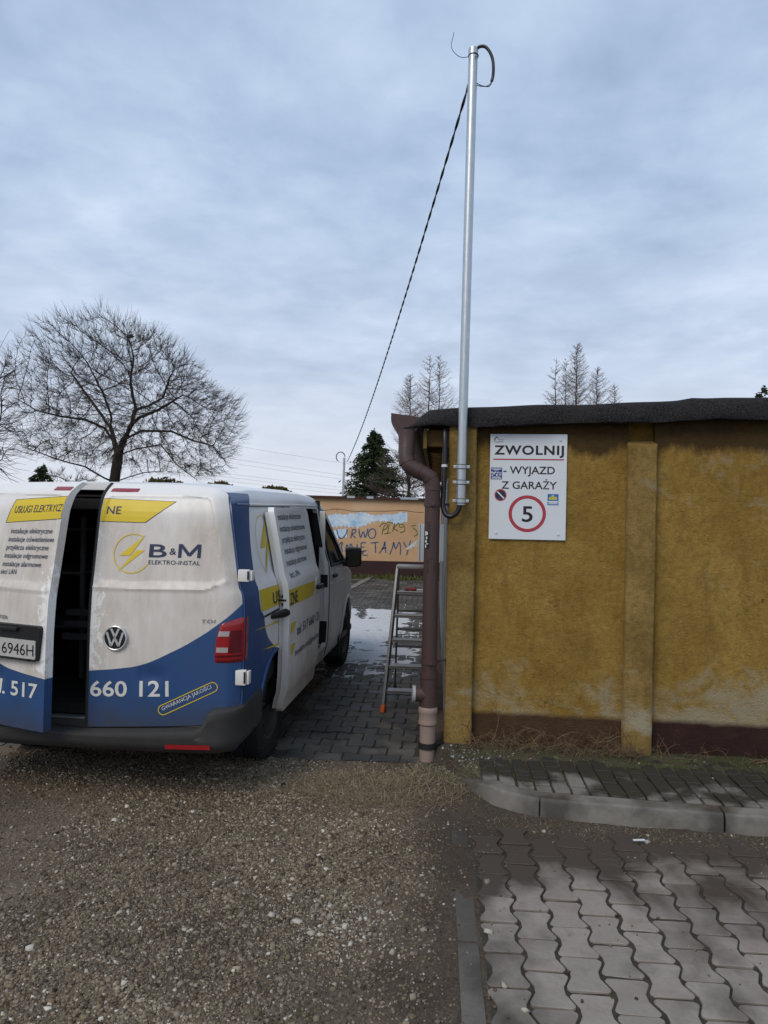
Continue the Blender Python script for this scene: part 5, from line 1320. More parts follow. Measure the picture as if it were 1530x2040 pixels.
MB().box((-6.0, 0, 0.36), (9.0, 5.0, 1.92)).put('wall', peach, fg)
# sloping strip up to the roof edge
V = [(-6, -0.001, 1.90), (9, -0.001, 1.90), (9, -0.001, fz(7)), (-6, -0.001, fz(-8)), (-6, 5, 1.90), (9, 5, 1.90), (9, 5, fz(7)), (-6, 5, fz(-8))]
MB().add(V, [(0, 1, 2, 3), (4, 7, 6, 5), (0, 3, 7, 4), (1, 5, 6, 2), (3, 2, 6, 7)]).put('wall_top', peach, fg)
MB().box((-6.02, -0.03, -0.2), (9.02, 5.0, 0.385)).put('plinth', plinth_m, fg)
V = []
for x in (-6.1, 9.1):
    for yy in (-0.10, 5.1):
        for dz in (0.0, 0.055): V.append((x, yy, fz(x-2.0)+dz))
MB().add(V, [(0, 4, 5, 1), (2, 3, 7, 6), (0, 1, 3, 2), (4, 6, 7, 5), (1, 5, 7, 3), (0, 2, 6, 4)]).put('roof', rust_m, fg)
for x0, x1 in ((0.25, 0.42), (1.10, 1.55), (-0.25, -0.05)):
    MB().add([(x0, -0.104, fz(x0-2)+0.012), (x1, -0.104, fz(x1-2)+0.012), (x1, -0.104, fz(x1-2)+0.07), (x0, -0.104, fz(x0-2)+0.07), (x0, -0.08, fz(x0-2)+0.07), (x1, -0.08, fz(x1-2)+0.07)], [(0, 1, 2, 3), (3, 2, 5, 4)]).put('flashing', zinc_m, fg)
# graffiti: brush strokes laid on the plaster
def fpt(px, py_): p = at(px, py_, YF-0.002)-FO; return p
def crp(x, y): return (560+x/4.5, 960+y/4.5)
def strokes(name, mat, lines, wd=0.014, dy=-0.004):
    mb = MB()
    for ln in lines:
        Pp = [fpt(*crp(*q)) for q in ln]; Pp = catmull(Pp, 4) if len(Pp) > 2 else Pp
        V = []
        for i, p in enumerate(Pp):
            tg = (Pp[min(i+1, len(Pp)-1)]-Pp[max(0, i-1)]).normalized(); nr = Vector((-tg.z, 0, tg.x)); w_ = wd*(0.85+0.3*random.random())
            V += [(p.x+nr.x*w_, dy, p.z+nr.z*w_), (p.x-nr.x*w_, dy, p.z-nr.z*w_)]
        mb.add(V, [(2*i, 2*i+1, 2*i+3, 2*i+2) for i in range(len(Pp)-1)])
    return mb.put(name, mat, fg, fix=False)
bluep = simple('blue_spray', (0.035, 0.10, 0.20), 0.8, 0.2, 0, 0.3, 6); greenp = simple('green_spray', (0.13, 0.15, 0.028), 0.8, 0.2, 0, 0.3, 6)
strokes('graffiti', bluep, [
    [(500, 425), (508, 470), (530, 505), (560, 495), (585, 460), (592, 425)],
    [(640, 425), (632, 470), (625, 505)], [(640, 428), (665, 428), (668, 450), (638, 468), (655, 490), (668, 502)],
    [(698, 425), (702, 465), (712, 498), (728, 460), (740, 450), (752, 498), (770, 455), (778, 418)],
    [(815, 418), (790, 440), (782, 475), (800, 503), (832, 500), (848, 468), (842, 432), (815, 418)]])
strokes('graffiti', bluep, [
    [(455, 640), (462, 590), (468, 550), (490, 545), (498, 575), (470, 595)],
    [(530, 548), (515, 590), (500, 630)], [(530, 548), (550, 545), (540, 590), (555, 628)],
    [(575, 625), (590, 560), (605, 600), (625, 555), (640, 590), (645, 610)], [(684, 558), (676, 600), (672, 625)], [(686, 533), (687, 537)],
    [(760, 545), (720, 548), (716, 590), (712, 622), (765, 616)], [(718, 585), (750, 583)], [(745, 622), (728, 640), (745, 658), (775, 655)],
    [(802, 548), (874, 540)], [(842, 545), (846, 590), (846, 635)],
    [(880, 640), (915, 590), (930, 535), (932, 590), (940, 638)], [(902, 598), (945, 590)],
    [(975, 648), (998, 590), (1010, 540), (1025, 600), (1060, 540), (1070, 600), (1068, 652)],
    [(1098, 538), (1115, 575), (1138, 590)], [(1162, 525), (1142, 590), (1125, 658)], [(1170, 575), (1192, 575)], [(1181, 560), (1181, 592)]])
strokes('graffiti', greenp, [
    [(905, 470), (915, 420), (932, 385)], [(880, 405), (915, 370), (950, 385), (945, 415), (915, 432)], [(945, 365), (1005, 368)], [(970, 380), (960, 420), (955, 462)], [(925, 465), (985, 455)],
    [(1020, 370), (1008, 410), (1000, 448)], [(1055, 365), (1012, 415), (1050, 440)], [(1105, 385), (1060, 378), (1070, 410), (1105, 400), (1105, 440), (1065, 455)]], 0.012)
strokes('graffiti', greenp, [[(1165, 395), (1210, 390)], [(1180, 410), (1215, 440), (1222, 470), (1190, 488)]], 0.012)
# pale blue over-painting
t = NT('pale_blue_paint', 0.8, 0.2); P = t.pos()
ovp = t.set(col=t.ramp(t.noise(P, 6, 6, 0.65), [(0.30, (0.26, 0.45, 0.66)), (0.45, (0.46, 0.60, 0.74)), (0.66, (0.66, 0.73, 0.80))]))
def blob(top, bot, n=70, dy=-0.003):
    V = []
    for k in range(n+1):
        x = top[0][0]+(top[-1][0]-top[0][0])*k/n; a = np.interp(x, [p[0] for p in top], [p[1] for p in top])+random.uniform(-9, 9); b = np.interp(x, [p[0] for p in bot], [p[1] for p in bot])+random.uniform(-16, 16)
        for y in (a, b): p = fpt(*crp(x, y)); V.append((p.x, dy, p.z))
    return MB().add(V, [(2*k, 2*k+1, 2*k+3, 2*k+2) for k in range(n)])
blob([(405, 310), (470, 285), (620, 285), (730, 272), (820, 300), (1000, 290), (1080, 275), (1132, 280)], [(405, 380), (470, 400), (620, 400), (700, 412), (790, 370), (880, 350), (1000, 362), (1020, 390), (1060, 370), (1132, 350)]).put('paint_patch', ovp, fg, fix=False)
blob([(470, 425), (590, 420)], [(470, 510), (590, 498)], 20).put('paint_patch', ovp, fg, fix=False)
strokes('crack', simple('crack_dark', (0.10, 0.055, 0.035), 0.9), [[(300, 250), (400, 255), (505, 242), (640, 262), (780, 262), (940, 262), (1100, 256), (1180, 268), (1280, 275)], [(500, 242), (503, 262)]], 0.006)

# dark shed roof seen at the left edge
ds = thing('dark_shed', at(5, 1010, 25).xy.to_3d(), 'dark shed roof at the far left, behind the van', 'shed')
MB().box((-8, 0, 0), (0.35, 5, 1.75)).put('wall', plinth_m, ds)
MB().add([(-8, -0.4, 1.75), (0.75, -0.4, 1.75), (0.75, 5.4, 2.25), (-8, 5.4, 2.25), (-8, -0.4, 1.83), (0.75, -0.4, 1.83), (0.75, 5.4, 2.33), (-8, 5.4, 2.33)], [(0, 1, 5, 4), (1, 2, 6, 5), (2, 3, 7, 6), (3, 0, 4, 7), (4, 5, 6, 7), (0, 3, 2, 1)]).put('roof', felt, ds)

# ================================================================== VEGETATION
def segs(P0, P1, R0, R1, n=4):
    """prism for every segment, vectorised"""
    P0, P1 = np.asarray(P0, float), np.asarray(P1, float); R0, R1 = np.asarray(R0, float), np.asarray(R1, float)
    d = P1-P0; d /= np.linalg.norm(d, axis=1, keepdims=True)+1e-9
    ref = np.where(np.abs(d[:, 2:3]) < 0.9, np.array([[0, 0, 1.0]]), np.array([[1.0, 0, 0]]))
    a = np.cross(d, ref); a /= np.linalg.norm(a, axis=1, keepdims=True); b = np.cross(d, a)
    th = 2*np.pi*np.arange(n)/n; ring_ = a[:, None]*np.cos(th)[None, :, None]+b[:, None]*np.sin(th)[None, :, None]
    V = np.concatenate([P0[:, None]+ring_*R0[:, None, None], P1[:, None]+ring_*R1[:, None, None]], 1)
    k = np.arange(n); f = np.stack([k, (k+1) % n, n+(k+1) % n, n+k], -1)
    F = (f[None]+(np.arange(len(P0))*2*n)[:, None, None]).reshape(-1, 4)
    return V.reshape(-1, 3), F

bark = simple('bark', (0.040, 0.033, 0.028), 0.95, 0.15, 0, 0.35, 3, 0.5, 20, 0.02)
twig_m = simple('twigs', (0.085, 0.068, 0.056), 0.95, 0.15, 0, 0.3, 1.5)

def colonise(start, attractors, step, di, dk, maxit=140, jitter=0.1, up=0.0):
    N = [tuple(v) for v in start[0]]; par = list(start[1]); A = np.array(attractors)
    for it in range(maxit):
        kd = kdtree.KDTree(len(N))
        for i, p in enumerate(N): kd.insert(p, i)
        kd.balance(); acc = {}; keep = np.ones(len(A), bool)
        for k, a in enumerate(A):
            co, i, d = kd.find(a)
            if d < dk: keep[k] = False
            elif d < di:
                v = (a[0]-co[0], a[1]-co[1], a[2]-co[2]); l = d+1e-9
                s = acc.setdefault(i, [0, 0, 0]); s[0] += v[0]/l; s[1] += v[1]/l; s[2] += v[2]/l
        A = A[keep]
        if not acc or len(A) == 0: break
        for i, s in acc.items():
            v = Vector(s)
            if len(N) > 16000: break
            if v.length < 1e-6: continue
            v.normalize(); v += Vector((random.gauss(0, jitter), random.gauss(0, jitter), random.gauss(0, jitter)+up)); v.normalize()
            q_ = Vector(N[i])+v*step
            if kd.find(q_)[2] < step*0.55: continue
            N.append(tuple(q_)); par.append(i)
    return np.array(N), np.array(par)

def bare_tree(name, base, limbs, attractors, step, di, dk, r_tip, r_trunk, twigs, twig_len, label, cat, nseg=6, droop=0.0, group=None, maxit=140, expo=2.3):
    T = thing(name, base, label, cat, group)
    N = [(0, 0, 0)]; par = [-1]; tags = {}
    for ln in limbs:
        prev = ln[0] if isinstance(ln[0], int) else 0
        for p in (ln[1:] if isinstance(ln[0], int) else ln):
            key = tuple(round(v, 2) for v in p)
            if key in tags: prev = tags[key]; continue
            a = Vector(N[prev]); b = Vector(p); n_ = max(1, int((b-a).length/step))
            for q in range(1, n_+1):
                N.append(tuple(a.lerp(b, q/n_)+Vector((random.gauss(0, .012), random.gauss(0, .012), 0)))); par.append(prev); prev = len(N)-1
            tags[key] = prev
    N, par = colonise((N, par), attractors, step, di, dk, maxit, 0.05, 0.10)
    n_ = len(N); w_ = np.zeros(n_); kids = np.zeros(n_, int)
    for i in range(n_-1, 0, -1): kids[par[i]] += 1
    for i in range(n_-1, -1, -1):
        if kids[i] == 0: w_[i] = 1.0
        if par[i] >= 0: w_[par[i]] += w_[i]
    # order is not strictly topological for limbs, nodes always come after their parents
    r = r_tip*w_**(1/expo); r = np.minimum(r*(r_trunk/max(r.max(), 1e-6))**0.0, r_trunk)
    r = r*(1+(r_trunk/r.max()-1)*(r/r.max())**1.2)
    i = np.arange(1, n_); P0, P1 = N[par[i]], N[i]
    trunk = r[i] > r_trunk*0.42
    V, F = segs(P0[trunk], P1[trunk]+(P1[trunk]-P0[trunk])*0.12, np.minimum(r[par[i]][trunk], r[i][trunk]*1.3), r[i][trunk], 10)
    link('trunk', fast_mesh('trunk', V, F, True), bark, T)
    V, F = segs(P0[~trunk], P1[~trunk]+(P1[~trunk]-P0[~trunk])*0.08, np.minimum(r[par[i]][~trunk], r[i][~trunk]*1.3), r[i][~trunk], nseg)
    # fine twigs
    cand = np.where((w_ < 40) & (np.arange(n_) > 3))[0]; cen = np.mean(np.array(attractors), axis=0)
    pick = rng.choice(cand, twigs); base_ = N[pick]
    dr = N[pick]-N[par[pick]]; dr /= np.linalg.norm(dr, axis=1, keepdims=True)+1e-9
    outw = base_-cen; outw /= np.linalg.norm(outw, axis=1, keepdims=True)+1e-9
    d1 = dr*0.6+outw*0.75+rng.normal(0, 0.38, (twigs, 3)); d1 /= np.linalg.norm(d1, axis=1, keepdims=True)
    ln_ = twig_len*rng.uniform(0.4, 1.25, twigs)[:, None]
    m1 = base_+d1*ln_*0.5; d2 = d1+np.array([[0, 0, 0.55-droop]])+rng.normal(0, 0.2, (twigs, 3)); d2 /= np.linalg.norm(d2, axis=1, keepdims=True)
    m2 = m1+d2*ln_*0.5
    rt = np.full(twigs, r_tip)
    Va, Fa = segs(base_, m1, rt*0.95, rt*0.75, 3); Vb, Fb = segs(m1, m2, rt*0.75, rt*0.45, 3)
    link('crown', fast_mesh('crown', V, F, True), bark, T)
    link('twigs', fast_mesh('twigs', np.concatenate([Va, Vb]), np.concatenate([Fa, Fb+len(Va)])), twig_m, T)
    return T

# the broad tree behind the van
TY = 28.0
tb0 = at(228, 1008, TY); tb0.z = 0.0
def tp_(cx, cy, dep=0.0): p = at(cx/2.942, 600+cy/2.942, TY)-Vector(tb0); return Vector((p.x, dep, p.z))
limbs = [
 [tp_(668, 1060), tp_(690, 905), tp_(740, 815, -.2), tp_(795, 715, -.3), tp_(805, 640, -.2), tp_(860, 610, .2), tp_(930, 555, .5), tp_(960, 420, .7)],
 [tp_(668, 1060), tp_(690, 905), tp_(650, 830, .3), tp_(625, 745, .4), tp_(630, 650, .3), tp_(600, 560, .2), tp_(540, 420, 0)],
 [tp_(668, 1060), tp_(690, 905), tp_(650, 830, .3), tp_(600, 740, .2), tp_(520, 700, -.3), tp_(420, 690, -.7), tp_(290, 660, -1.0), tp_(200, 600, -1.1)],
 [tp_(668, 1060), tp_(690, 905), tp_(740, 815, -.2), tp_(795, 720, -.3), tp_(860, 690, -.6), tp_(1000, 660, -1.2), tp_(1150, 590, -1.6)],
 [tp_(668, 1060), tp_(690, 905), tp_(740, 815, -.2), tp_(810, 755, .3), tp_(960, 750, .8), tp_(1070, 800, 1.2), tp_(1180, 830, 1.5), tp_(1260, 940, 1.6)],
 [tp_(668, 1060), tp_(690, 905), tp_(770, 865, .3), tp_(900, 830, .8), tp_(980, 950, 1.1), tp_(1080, 1030, 1.2)],
 [tp_(668, 1060), tp_(630, 1040, -.2), tp_(540, 975, -.6), tp_(400, 935, -.9), tp_(230, 865, -1.2)],
 [tp_(668, 1060), tp_(720, 1035, .3), tp_(790, 1000, .8), tp_(910, 985, 1.2)],
 [tp_(668, 1060), tp_(690, 905), tp_(740, 815, -.2), tp_(795, 715, -.3), tp_(805, 640, -.2), tp_(790, 500, -.4), tp_(800, 330, -.3)],
 [tp_(668, 1060), tp_(690, 905), tp_(650, 830, .3), tp_(625, 745, .4), tp_(545, 660, .8), tp_(430, 520, 1.1), tp_(330, 390, 1.2)],
]
att = []
lo_, hi_ = tp_(80, 980), tp_(1450, 70); cc_ = tp_(735, 640)
outline = [(150, 640), (165, 480), (195, 340), (270, 215), (400, 130), (560, 95), (700, 110), (790, 80), (900, 110), (1000, 160), (1060, 240), (1150, 300), (1160, 380), (1230, 440), (1290, 530), (1370, 520), (1440, 620), (1440, 730), (1380, 880), (1270, 1060), (1080, 1060), (960, 940), (880, 1000), (760, 1030), (690, 940), (560, 1000), (420, 970), (280, 960), (190, 870), (110, 780)]
def inside(x, y, P):
    c = False; j = len(P)-1
    for i in range(len(P)):
        if (P[i][1] > y) != (P[j][1] > y) and x < (P[j][0]-P[i][0])*(y-P[i][1])/(P[j][1]-P[i][1])+P[i][0]: c = not c
        j = i
    return c
while len(att) < 4800:
    x, y = random.uniform(60, 1440), random.uniform(80, 1060)
    if not inside(735+(x-735)*1.09, 640+(y-640)*1.10, outline): continue
    rr = max(0.15, 1-((x-735)/720)**2-((y-620)/620)**2*0.5)
    att.append(tuple(tp_(x, y, random.uniform(-1, 1)*3.6*math.sqrt(rr))))
bare_tree('bare_tree', tb0, limbs, att, 0.22, 2.4, 0.26, 0.0050, 0.21, 19000, 0.52, 'broad leafless tree with a round crown behind the van', 'tree')
# bird nest
nb = tp_(765, 205)+Vector(tb0)
ns = thing('bird_nest', nb, 'dark bird nest high in the broad leafless tree', 'nest')
a_ = rng.normal(0, 1, (140, 3)); a_ /= np.linalg.norm(a_, axis=1, keepdims=True); a_ *= np.array([0.10, 0.10, 0.06]); b_ = a_+rng.normal(0, 0.05, (140, 3))
V, F = segs(a_, b_, np.full(140, .010), np.full(140, .006), 3); link('sticks', fast_mesh('sticks', V, F), twig_m, ns)

# leafless tree standing left of the frame, its twigs reaching in
t2 = at(-115, 1005, 17.0); t2.z = 0
att = []
while len(att) < 420:
    a = np.array([random.uniform(-2.4, 1.55), random.uniform(-1.6, 1.6), random.uniform(1.6, 6.4)])
    if (a[0]/2.0)**2+(a[1]/1.6)**2+((a[2]-3.9)/2.5)**2 < 1: att.append(tuple(a))
bare_tree('bare_tree', t2, [[(0, 0, 1.2), (-0.1, 0.1, 2.2), (0.0, 0.1, 3.2)], [(0, 0, 1.2), (0.4, -0.1, 2.4), (0.6, 0, 3.4)]], att, 0.16, 1.8, 0.3, 0.007, 0.11, 1500, 0.7, 'leafless tree at the left edge with long loose twigs', 'tree', droop=0.25)

# larches: straight stem, fine upturned branches
def larch(px, ytop, Y, hw, label, n=95, two=False):
    top = at(px, ytop, Y); base = Vector((top.x, Y, 0)); T = thing('larch_tree', base, label, 'tree', None)
    Ht = top.z; stems = [0.0] if not two else [0.0, 0.55]
    sp, sq, sr0, sr1 = [], [], [], []
    for sx in stems:
        for k in range(12): sp.append((sx+random.gauss(0, .02), 0, Ht*k/12*(0.93 if sx else 1))); sq.append((sx+random.gauss(0, .02), 0, Ht*(k+1)/12*(0.93 if sx else 1))); sr0.append(0.10*(1-k/12)+0.006); sr1.append(0.10*(1-(k+1)/12)+0.006)
    V, F = segs(sp, sq, sr0, sr1, 8); link('trunk', fast_mesh('trunk', V, F, True), bark, T)
    P0, P1, R0, R1 = [], [], [], []
    for k in range(n*2):
        f_ = 0.25+0.74*(k+random.random())/(n*2); z = Ht*f_; ln_ = hw*min(1, (1-f_)*2.6)**0.8*random.uniform(0.75, 1.15)+0.10; a = random.uniform(0, 2*math.pi)
        d = Vector((math.cos(a), math.sin(a), 0)); p = Vector((random.choice(stems), 0, z)); m_ = 6; bend = random.uniform(-0.15, 0.15)
        for q in range(m_):
            nx = p+(d+Vector((random.gauss(0, .12), random.gauss(0, .12), bend+0.05+0.22*q)))*(ln_/m_); P0.append(p[:]); P1.append(nx[:]); R0.append(0.008*(1-q/m_)+0.0045); R1.append(0.008*(1-(q+1)/m_)+0.004)
            for w_ in range(4):
                e_ = p.lerp(nx, random.random()); g = e_+(d*0.10+Vector((random.gauss(0, .16), random.gauss(0, .16), random.uniform(-0.05, 0.26))))*min(1, ln_); P0.append(e_[:]); P1.append(g[:]); R0.append(.0042); R1.append(.003)
            p = nx
    V, F = segs(P0, P1, R0, R1, 3); link('crown', fast_mesh('crown', V, F), simple('larch_twigs', (0.20, 0.145, 0.11), 0.95, 0.1) if 'larch_twigs' not in bpy.data.materials else bpy.data.materials['larch_twigs'], T)
larch(857, 706, 40, 1.15, 'taller leafless larch left of the mast, above the gutter', 120, True)
larch(818, 745, 41, 1.2, 'shorter leafless larch left of the mast, above the gutter', 110)
larch(1108, 712, 40, 0.8, 'slim leafless larch, leftmost of those above the roof right of the mast', 100, True)
larch(1150, 682, 40, 1.1, 'tallest leafless larch above the roof right of the mast', 130)
larch(1190, 730, 41, 1.0, 'leafless larch just right of the tallest one above the roof', 105)
larch(1224, 764, 42, 0.8, 'shortest leafless larch, rightmost of those above the roof', 80)

# conifers: whorls of drooping boughs covered in needles
needle = NT('spruce_needles', 0.9, 0.2)
needle = needle.set(col=needle.mix(needle.noise(needle.pos(), 3.0, 4), (0.014, 0.026, 0.012), (0.055, 0.075, 0.032)))
def spruce(name, px, ytop, Y, half, label, n=230, per=60, mat=needle, cat='tree', zlow=0.2, bl_=0.16):
    top = at(px, ytop, Y); Ht = top.z; T = thing(name, (top.x, Y, 0), label, cat)
    MB().tube([(0, 0, 0), (0, 0, Ht*0.6), (0, 0, Ht)], [0.14*half/2, 0.07*half/2, 0.012], 8).put('trunk', bark, T, True)
    B, D, Ln = [], [], []; q0, q1, qa, qb = [], [], [], []
    for k in range(n):
        f_ = zlow/Ht+(1-zlow/Ht)*((k+random.random())/n)**0.85; z = Ht*f_
        ln_ = (half*(1-f_)**0.85*random.choice((0.7, 0.9, 1.0, 1.12))+0.10); a = random.uniform(0, 2*math.pi)
        p = Vector((0, 0, z)); q0.append(p[:]); e_ = p+Vector((math.cos(a), math.sin(a), -0.22))*ln_; q1.append(e_[:]); qa.append(0.02); qb.append(0.006)
        m_ = int(per*(0.35+ln_/half))
        for _ in range(m_):
            s = random.random()**0.7; c_ = p.lerp(e_, s)+Vector((0, 0, 0.16*s*s*ln_)); w_ = 0.20*ln_*(1-s*0.6)
            c_ += Vector((random.gauss(0, w_), random.gauss(0, w_), random.gauss(0, 0.05))); B.append(c_[:])
            dd = Vector((math.cos(a)+random.gauss(0, .6), math.sin(a)+random.gauss(0, .6), random.gauss(-0.45, .4))).normalized(); D.append(dd[:]); Ln.append(bl_*random.uniform(0.6, 1.4))
    B, D, Ln = np.array(B), np.array(D), np.array(Ln)[:, None]
    sd_ = np.cross(D, rng.normal(0, 1, D.shape)); sd_ /= np.linalg.norm(sd_, axis=1, keepdims=True); w_ = Ln*0.22
    V = np.stack([B-sd_*w_*0.4, B+D*Ln*0.5-sd_*w_, B+D*Ln, B+D*Ln*0.5+sd_*w_], 1).reshape(-1, 3); F = np.arange(len(B)*4).reshape(-1, 4)
    link('crown', fast_mesh('crown', V, F), mat, T)
    V, F = segs(q0, q1, qa, qb, 4); link('boughs', fast_mesh('boughs', V, F), bark, T)
spruce('spruce_tree', 748, 860, 30, 2.25, 'dark green spruce behind the peach garage', 230, 120, bl_=0.125)
spruce('spruce_tree', 82, 928, 36, 1.7, 'small dark conifer below the broad leafless tree', 130, 55)
spruce('spruce_tree', 1518, 770, 34, 0.9, 'conifer tip peeking over the roof at the right edge', 110, 40)

# brown shrub and stem beside the spruce
for px, ytop, wd, Y, lbl in ((812, 905, 1.5, 26, 'brown leafless tree beside the spruce, behind the downpipe'), (135, 935, 2.0, 38, 'leafless brown bush right of the small conifer')):
    p0 = at(px, 1000, Y); p0.z = 0; ht = at(px, ytop, Y).z; att = []
    while len(att) < 330:
        a = (random.uniform(-wd, wd), random.uniform(-1, 1), random.uniform(0.5, ht))
        if (a[0]/wd)**2+((a[2]-ht*0.55)/(ht*0.5))**2 < 1: att.append(a)
    bare_tree('leafless_tree', p0, [[(0, 0, 0.5), (0.05, 0, ht*0.5), (0, 0, ht*0.75)]], att, 0.14, 1.6, 0.26, 0.007, 0.10, 2200, 0.35, lbl, 'tree', 4)

# clipped globe shrubs behind the van roof
shrub_m = NT('thuja_foliage', 0.9, 0.2); shrub_m = shrub_m.set(col=shrub_m.mix(shrub_m.noise(shrub_m.pos(), 4.0, 5), (0.045, 0.038, 0.012), (0.105, 0.085, 0.026)))
def globe(px, ytop, Y, r, label):
    top = at(px, ytop, Y); T = thing('globe_shrub', (top.x, Y, 0), label, 'shrub', None)
    n_ = 5200; u = rng.normal(0, 1, (n_, 3)); u /= np.linalg.norm(u, axis=1, keepdims=True); rr = r*(1-0.22*rng.random(n_)**2)[:, None]*(1+0.09*fbm(u[:, 0]*2+px, u[:, 1]*2+u[:, 2], 2.0, 3, 8))[:, None]
    c_ = u*rr+np.array([[0, 0, top.z-r]]); d = u+rng.normal(0, 0.5, (n_, 3)); d /= np.linalg.norm(d, axis=1, keepdims=True); s_ = np.cross(d, rng.normal(0, 1, d.shape)); s_ /= np.linalg.norm(s_, axis=1, keepdims=True)
    l_ = 0.11*rng.uniform(0.6, 1.3, n_)[:, None]
    V = np.stack([c_-s_*l_*.25, c_+d*l_*.5-s_*l_*.35, c_+d*l_, c_+d*l_*.5+s_*l_*.35], 1).reshape(-1, 3)
    link('foliage', fast_mesh('foliage', V, np.arange(n_*4).reshape(-1, 4)), shrub_m, T)
    MB().tube([(0, 0, 0), (0, 0, top.z-r)], [0.10, 0.05], 8).put('stem', bark, T)
globe(326, 957, 20, 1.05, 'clipped globe shrub showing above the van roof below the broad tree'); globe(436, 964, 20, 0.85, 'clipped globe shrub above the van roof, middle of the three'); globe(544, 972, 20, 0.80, 'clipped globe shrub above the van roof nearest the peach garage')

# power lines far behind
for k, (ya, yb) in enumerate(((877, 925), (905, 949), (915, 957), (940, 973), (948, 979), (956, 986))):
    a = at(330, ya-12, 70); b = at(690, yb, 70); ex = (b-a)
    o = thing('power_line', a-ex*0.8, ('topmost', 'second from the top', 'third from the top', 'third from the bottom', 'second from the bottom', 'lowest')[k]+' of six thin power lines between the broad tree and the spruce', 'cable', 'thin power lines crossing the sky'); Pn = []
    for q in range(25): s = -0.8+2.6*q/24; Pn.append(a+ex*s+Vector((0, 0, 0.25*(s-0.5)**2))-o.location)
    MB().tube(Pn, 0.008, 5).put('wire', cond, o)

# ================================================================== GROUND COVER
# gravel: loose stones, no one could count them
phi = (1+5**0.5)/2
ico = np.array([(-1, phi, 0), (1, phi, 0), (-1, -phi, 0), (1, -phi, 0), (0, -1, phi), (0, 1, phi), (0, -1, -phi), (0, 1, -phi), (phi, 0, -1), (phi, 0, 1), (-phi, 0, -1), (-phi, 0, 1)])/1.9
icf = np.array([(0, 11, 5), (0, 5, 1), (0, 1, 7), (0, 7, 10), (0, 10, 11), (1, 5, 9), (5, 11, 4), (11, 10, 2), (10, 7, 6), (7, 1, 8), (3, 9, 4), (3, 4, 2), (3, 2, 6), (3, 6, 8), (3, 8, 9), (4, 9, 5), (2, 4, 11), (6, 2, 10), (8, 6, 7), (9, 8, 1)])
cub = np.array([(-1, -1, -1), (1, -1, -1), (1, 1, -1), (-1, 1, -1), (-1, -1, 1), (1, -1, 1), (1, 1, 1), (-1, 1, 1)])*0.68
cuf = np.array([(0, 3, 2, 1), (4, 5, 6, 7), (0, 1, 5, 4), (1, 2, 6, 5), (2, 3, 7, 6), (3, 0, 4, 7)])
def stones(x, y, z, s, pale):
    """crushed stone: irregular six-sided lumps"""
    n_ = len(x); base_ = cub[None]*(1+rng.normal(0, 0.30, (n_, 8, 3))); base_[:, 4:, :2] *= rng.uniform(0.45, 0.95, (n_, 1, 1))
    sc_ = s[:, None]*np.stack([rng.uniform(.8, 1.45, n_), rng.uniform(.7, 1.1, n_), rng.uniform(.45, .8, n_)], 1)
    base_ = base_*sc_[:, None]; a = rng.uniform(0, 2*np.pi, n_); tl = rng.normal(0, 0.35, n_)
    ca, sa, ct, st_ = np.cos(a)[:, None], np.sin(a)[:, None], np.cos(tl)[:, None], np.sin(tl)[:, None]
    X, Y, Z = base_[..., 0], base_[..., 1], base_[..., 2]; Y, Z = Y*ct-Z*st_, Y*st_+Z*ct; X, Y = X*ca-Y*sa, X*sa+Y*ca
    V = np.stack([X+x[:, None], Y+y[:, None], Z+(z+0.10*s)[:, None]], -1)
    F = cuf[None]+(np.arange(n_)*8)[:, None, None]
    return V.reshape(-1, 3), F.reshape(-1, 4), np.repeat(pale, 8)
t = NT('gravel_stone', 0.9, 0.25); r_ = t.attr('rnd'); P = t.pos()
c = t.ramp(r_, [(0.0, (0.036, 0.028, 0.020)), (0.22, (0.098, 0.074, 0.051)), (0.45, (0.225, 0.168, 0.107)), (0.65, (0.30, 0.242, 0.175)), (0.86, (0.42, 0.365, 0.28)), (1.0, (0.72, 0.68, 0.59))])
c = t.mix(t.noise(P, 90, 4), c, t.mix(0.35, c, (0.06, 0.05, 0.04)))
c = t.mix(t.ramp(t.noise(t.off(P, (3.1, 8, 0)), 0.8, 4, 0.55), [(0.46, 0.15), (0.62, 0.70)]), c, t.mix(0.5, c, (0.030, 0.024, 0.018)))
c = t.mix(t.ramp(t.op('ADD', t.xyz(P)[0], t.op('MULTIPLY', t.noise(P, 2.5, 4), 0.5)), [(0.05, 0.0), (0.30, 0.5)]), c, t.mix(0.6, c, (0.030, 0.024, 0.018)))
stone_m = t.set(col=c, normal=t.bump(t.noise(P, 220, 4), 0.4, 0.004))
def scatter(n_, xr, yr, smin_, smax, palef, mask):
    x = rng.uniform(*xr, n_); y = rng.uniform(*yr, n_); k = rng.random(n_) < mask(x, y); x, y = x[k], y[k]
    s = smin_*(smax/smin_)**(rng.random(len(x))**1.6); p = np.clip(palef(x, y, s)+rng.normal(0, 0.24, len(x)), 0, 1)
    return x, y, s, p
def gmask(x, y):
    f = 0.50+2.2*fbm(x, y, 0.8, 4, 205); f = np.clip(f, 0.12, 1)
    f = f+0.5*np.exp(-(((x+0.30)/0.55)**2+((y-3.05)/0.45)**2))
    f = f*(1-0.65*sstep(-0.40, -0.05, x+0.15*fbm(x, y, 2.0, 3, 33)))*(1-sstep(0.0, 0.10, x))*(1-0.85*sstep(3.85, 4.15, y+0.2*fbm(x, y, 2, 2, 3))*sstep(-0.95, -0.6, x))
    return np.clip(f, 0, 1)*(1-sstep(4.9, 5.1, y)*sstep(-5.2, -5.0, x))
def palef(x, y, s): return 0.43+0.30*np.exp(-(((x+0.34)/0.30)**2+((y-2.98)/0.20)**2))+0.10*fbm(x, y, 3, 2, 7)+4.0*np.clip(s-0.010, 0, 1)
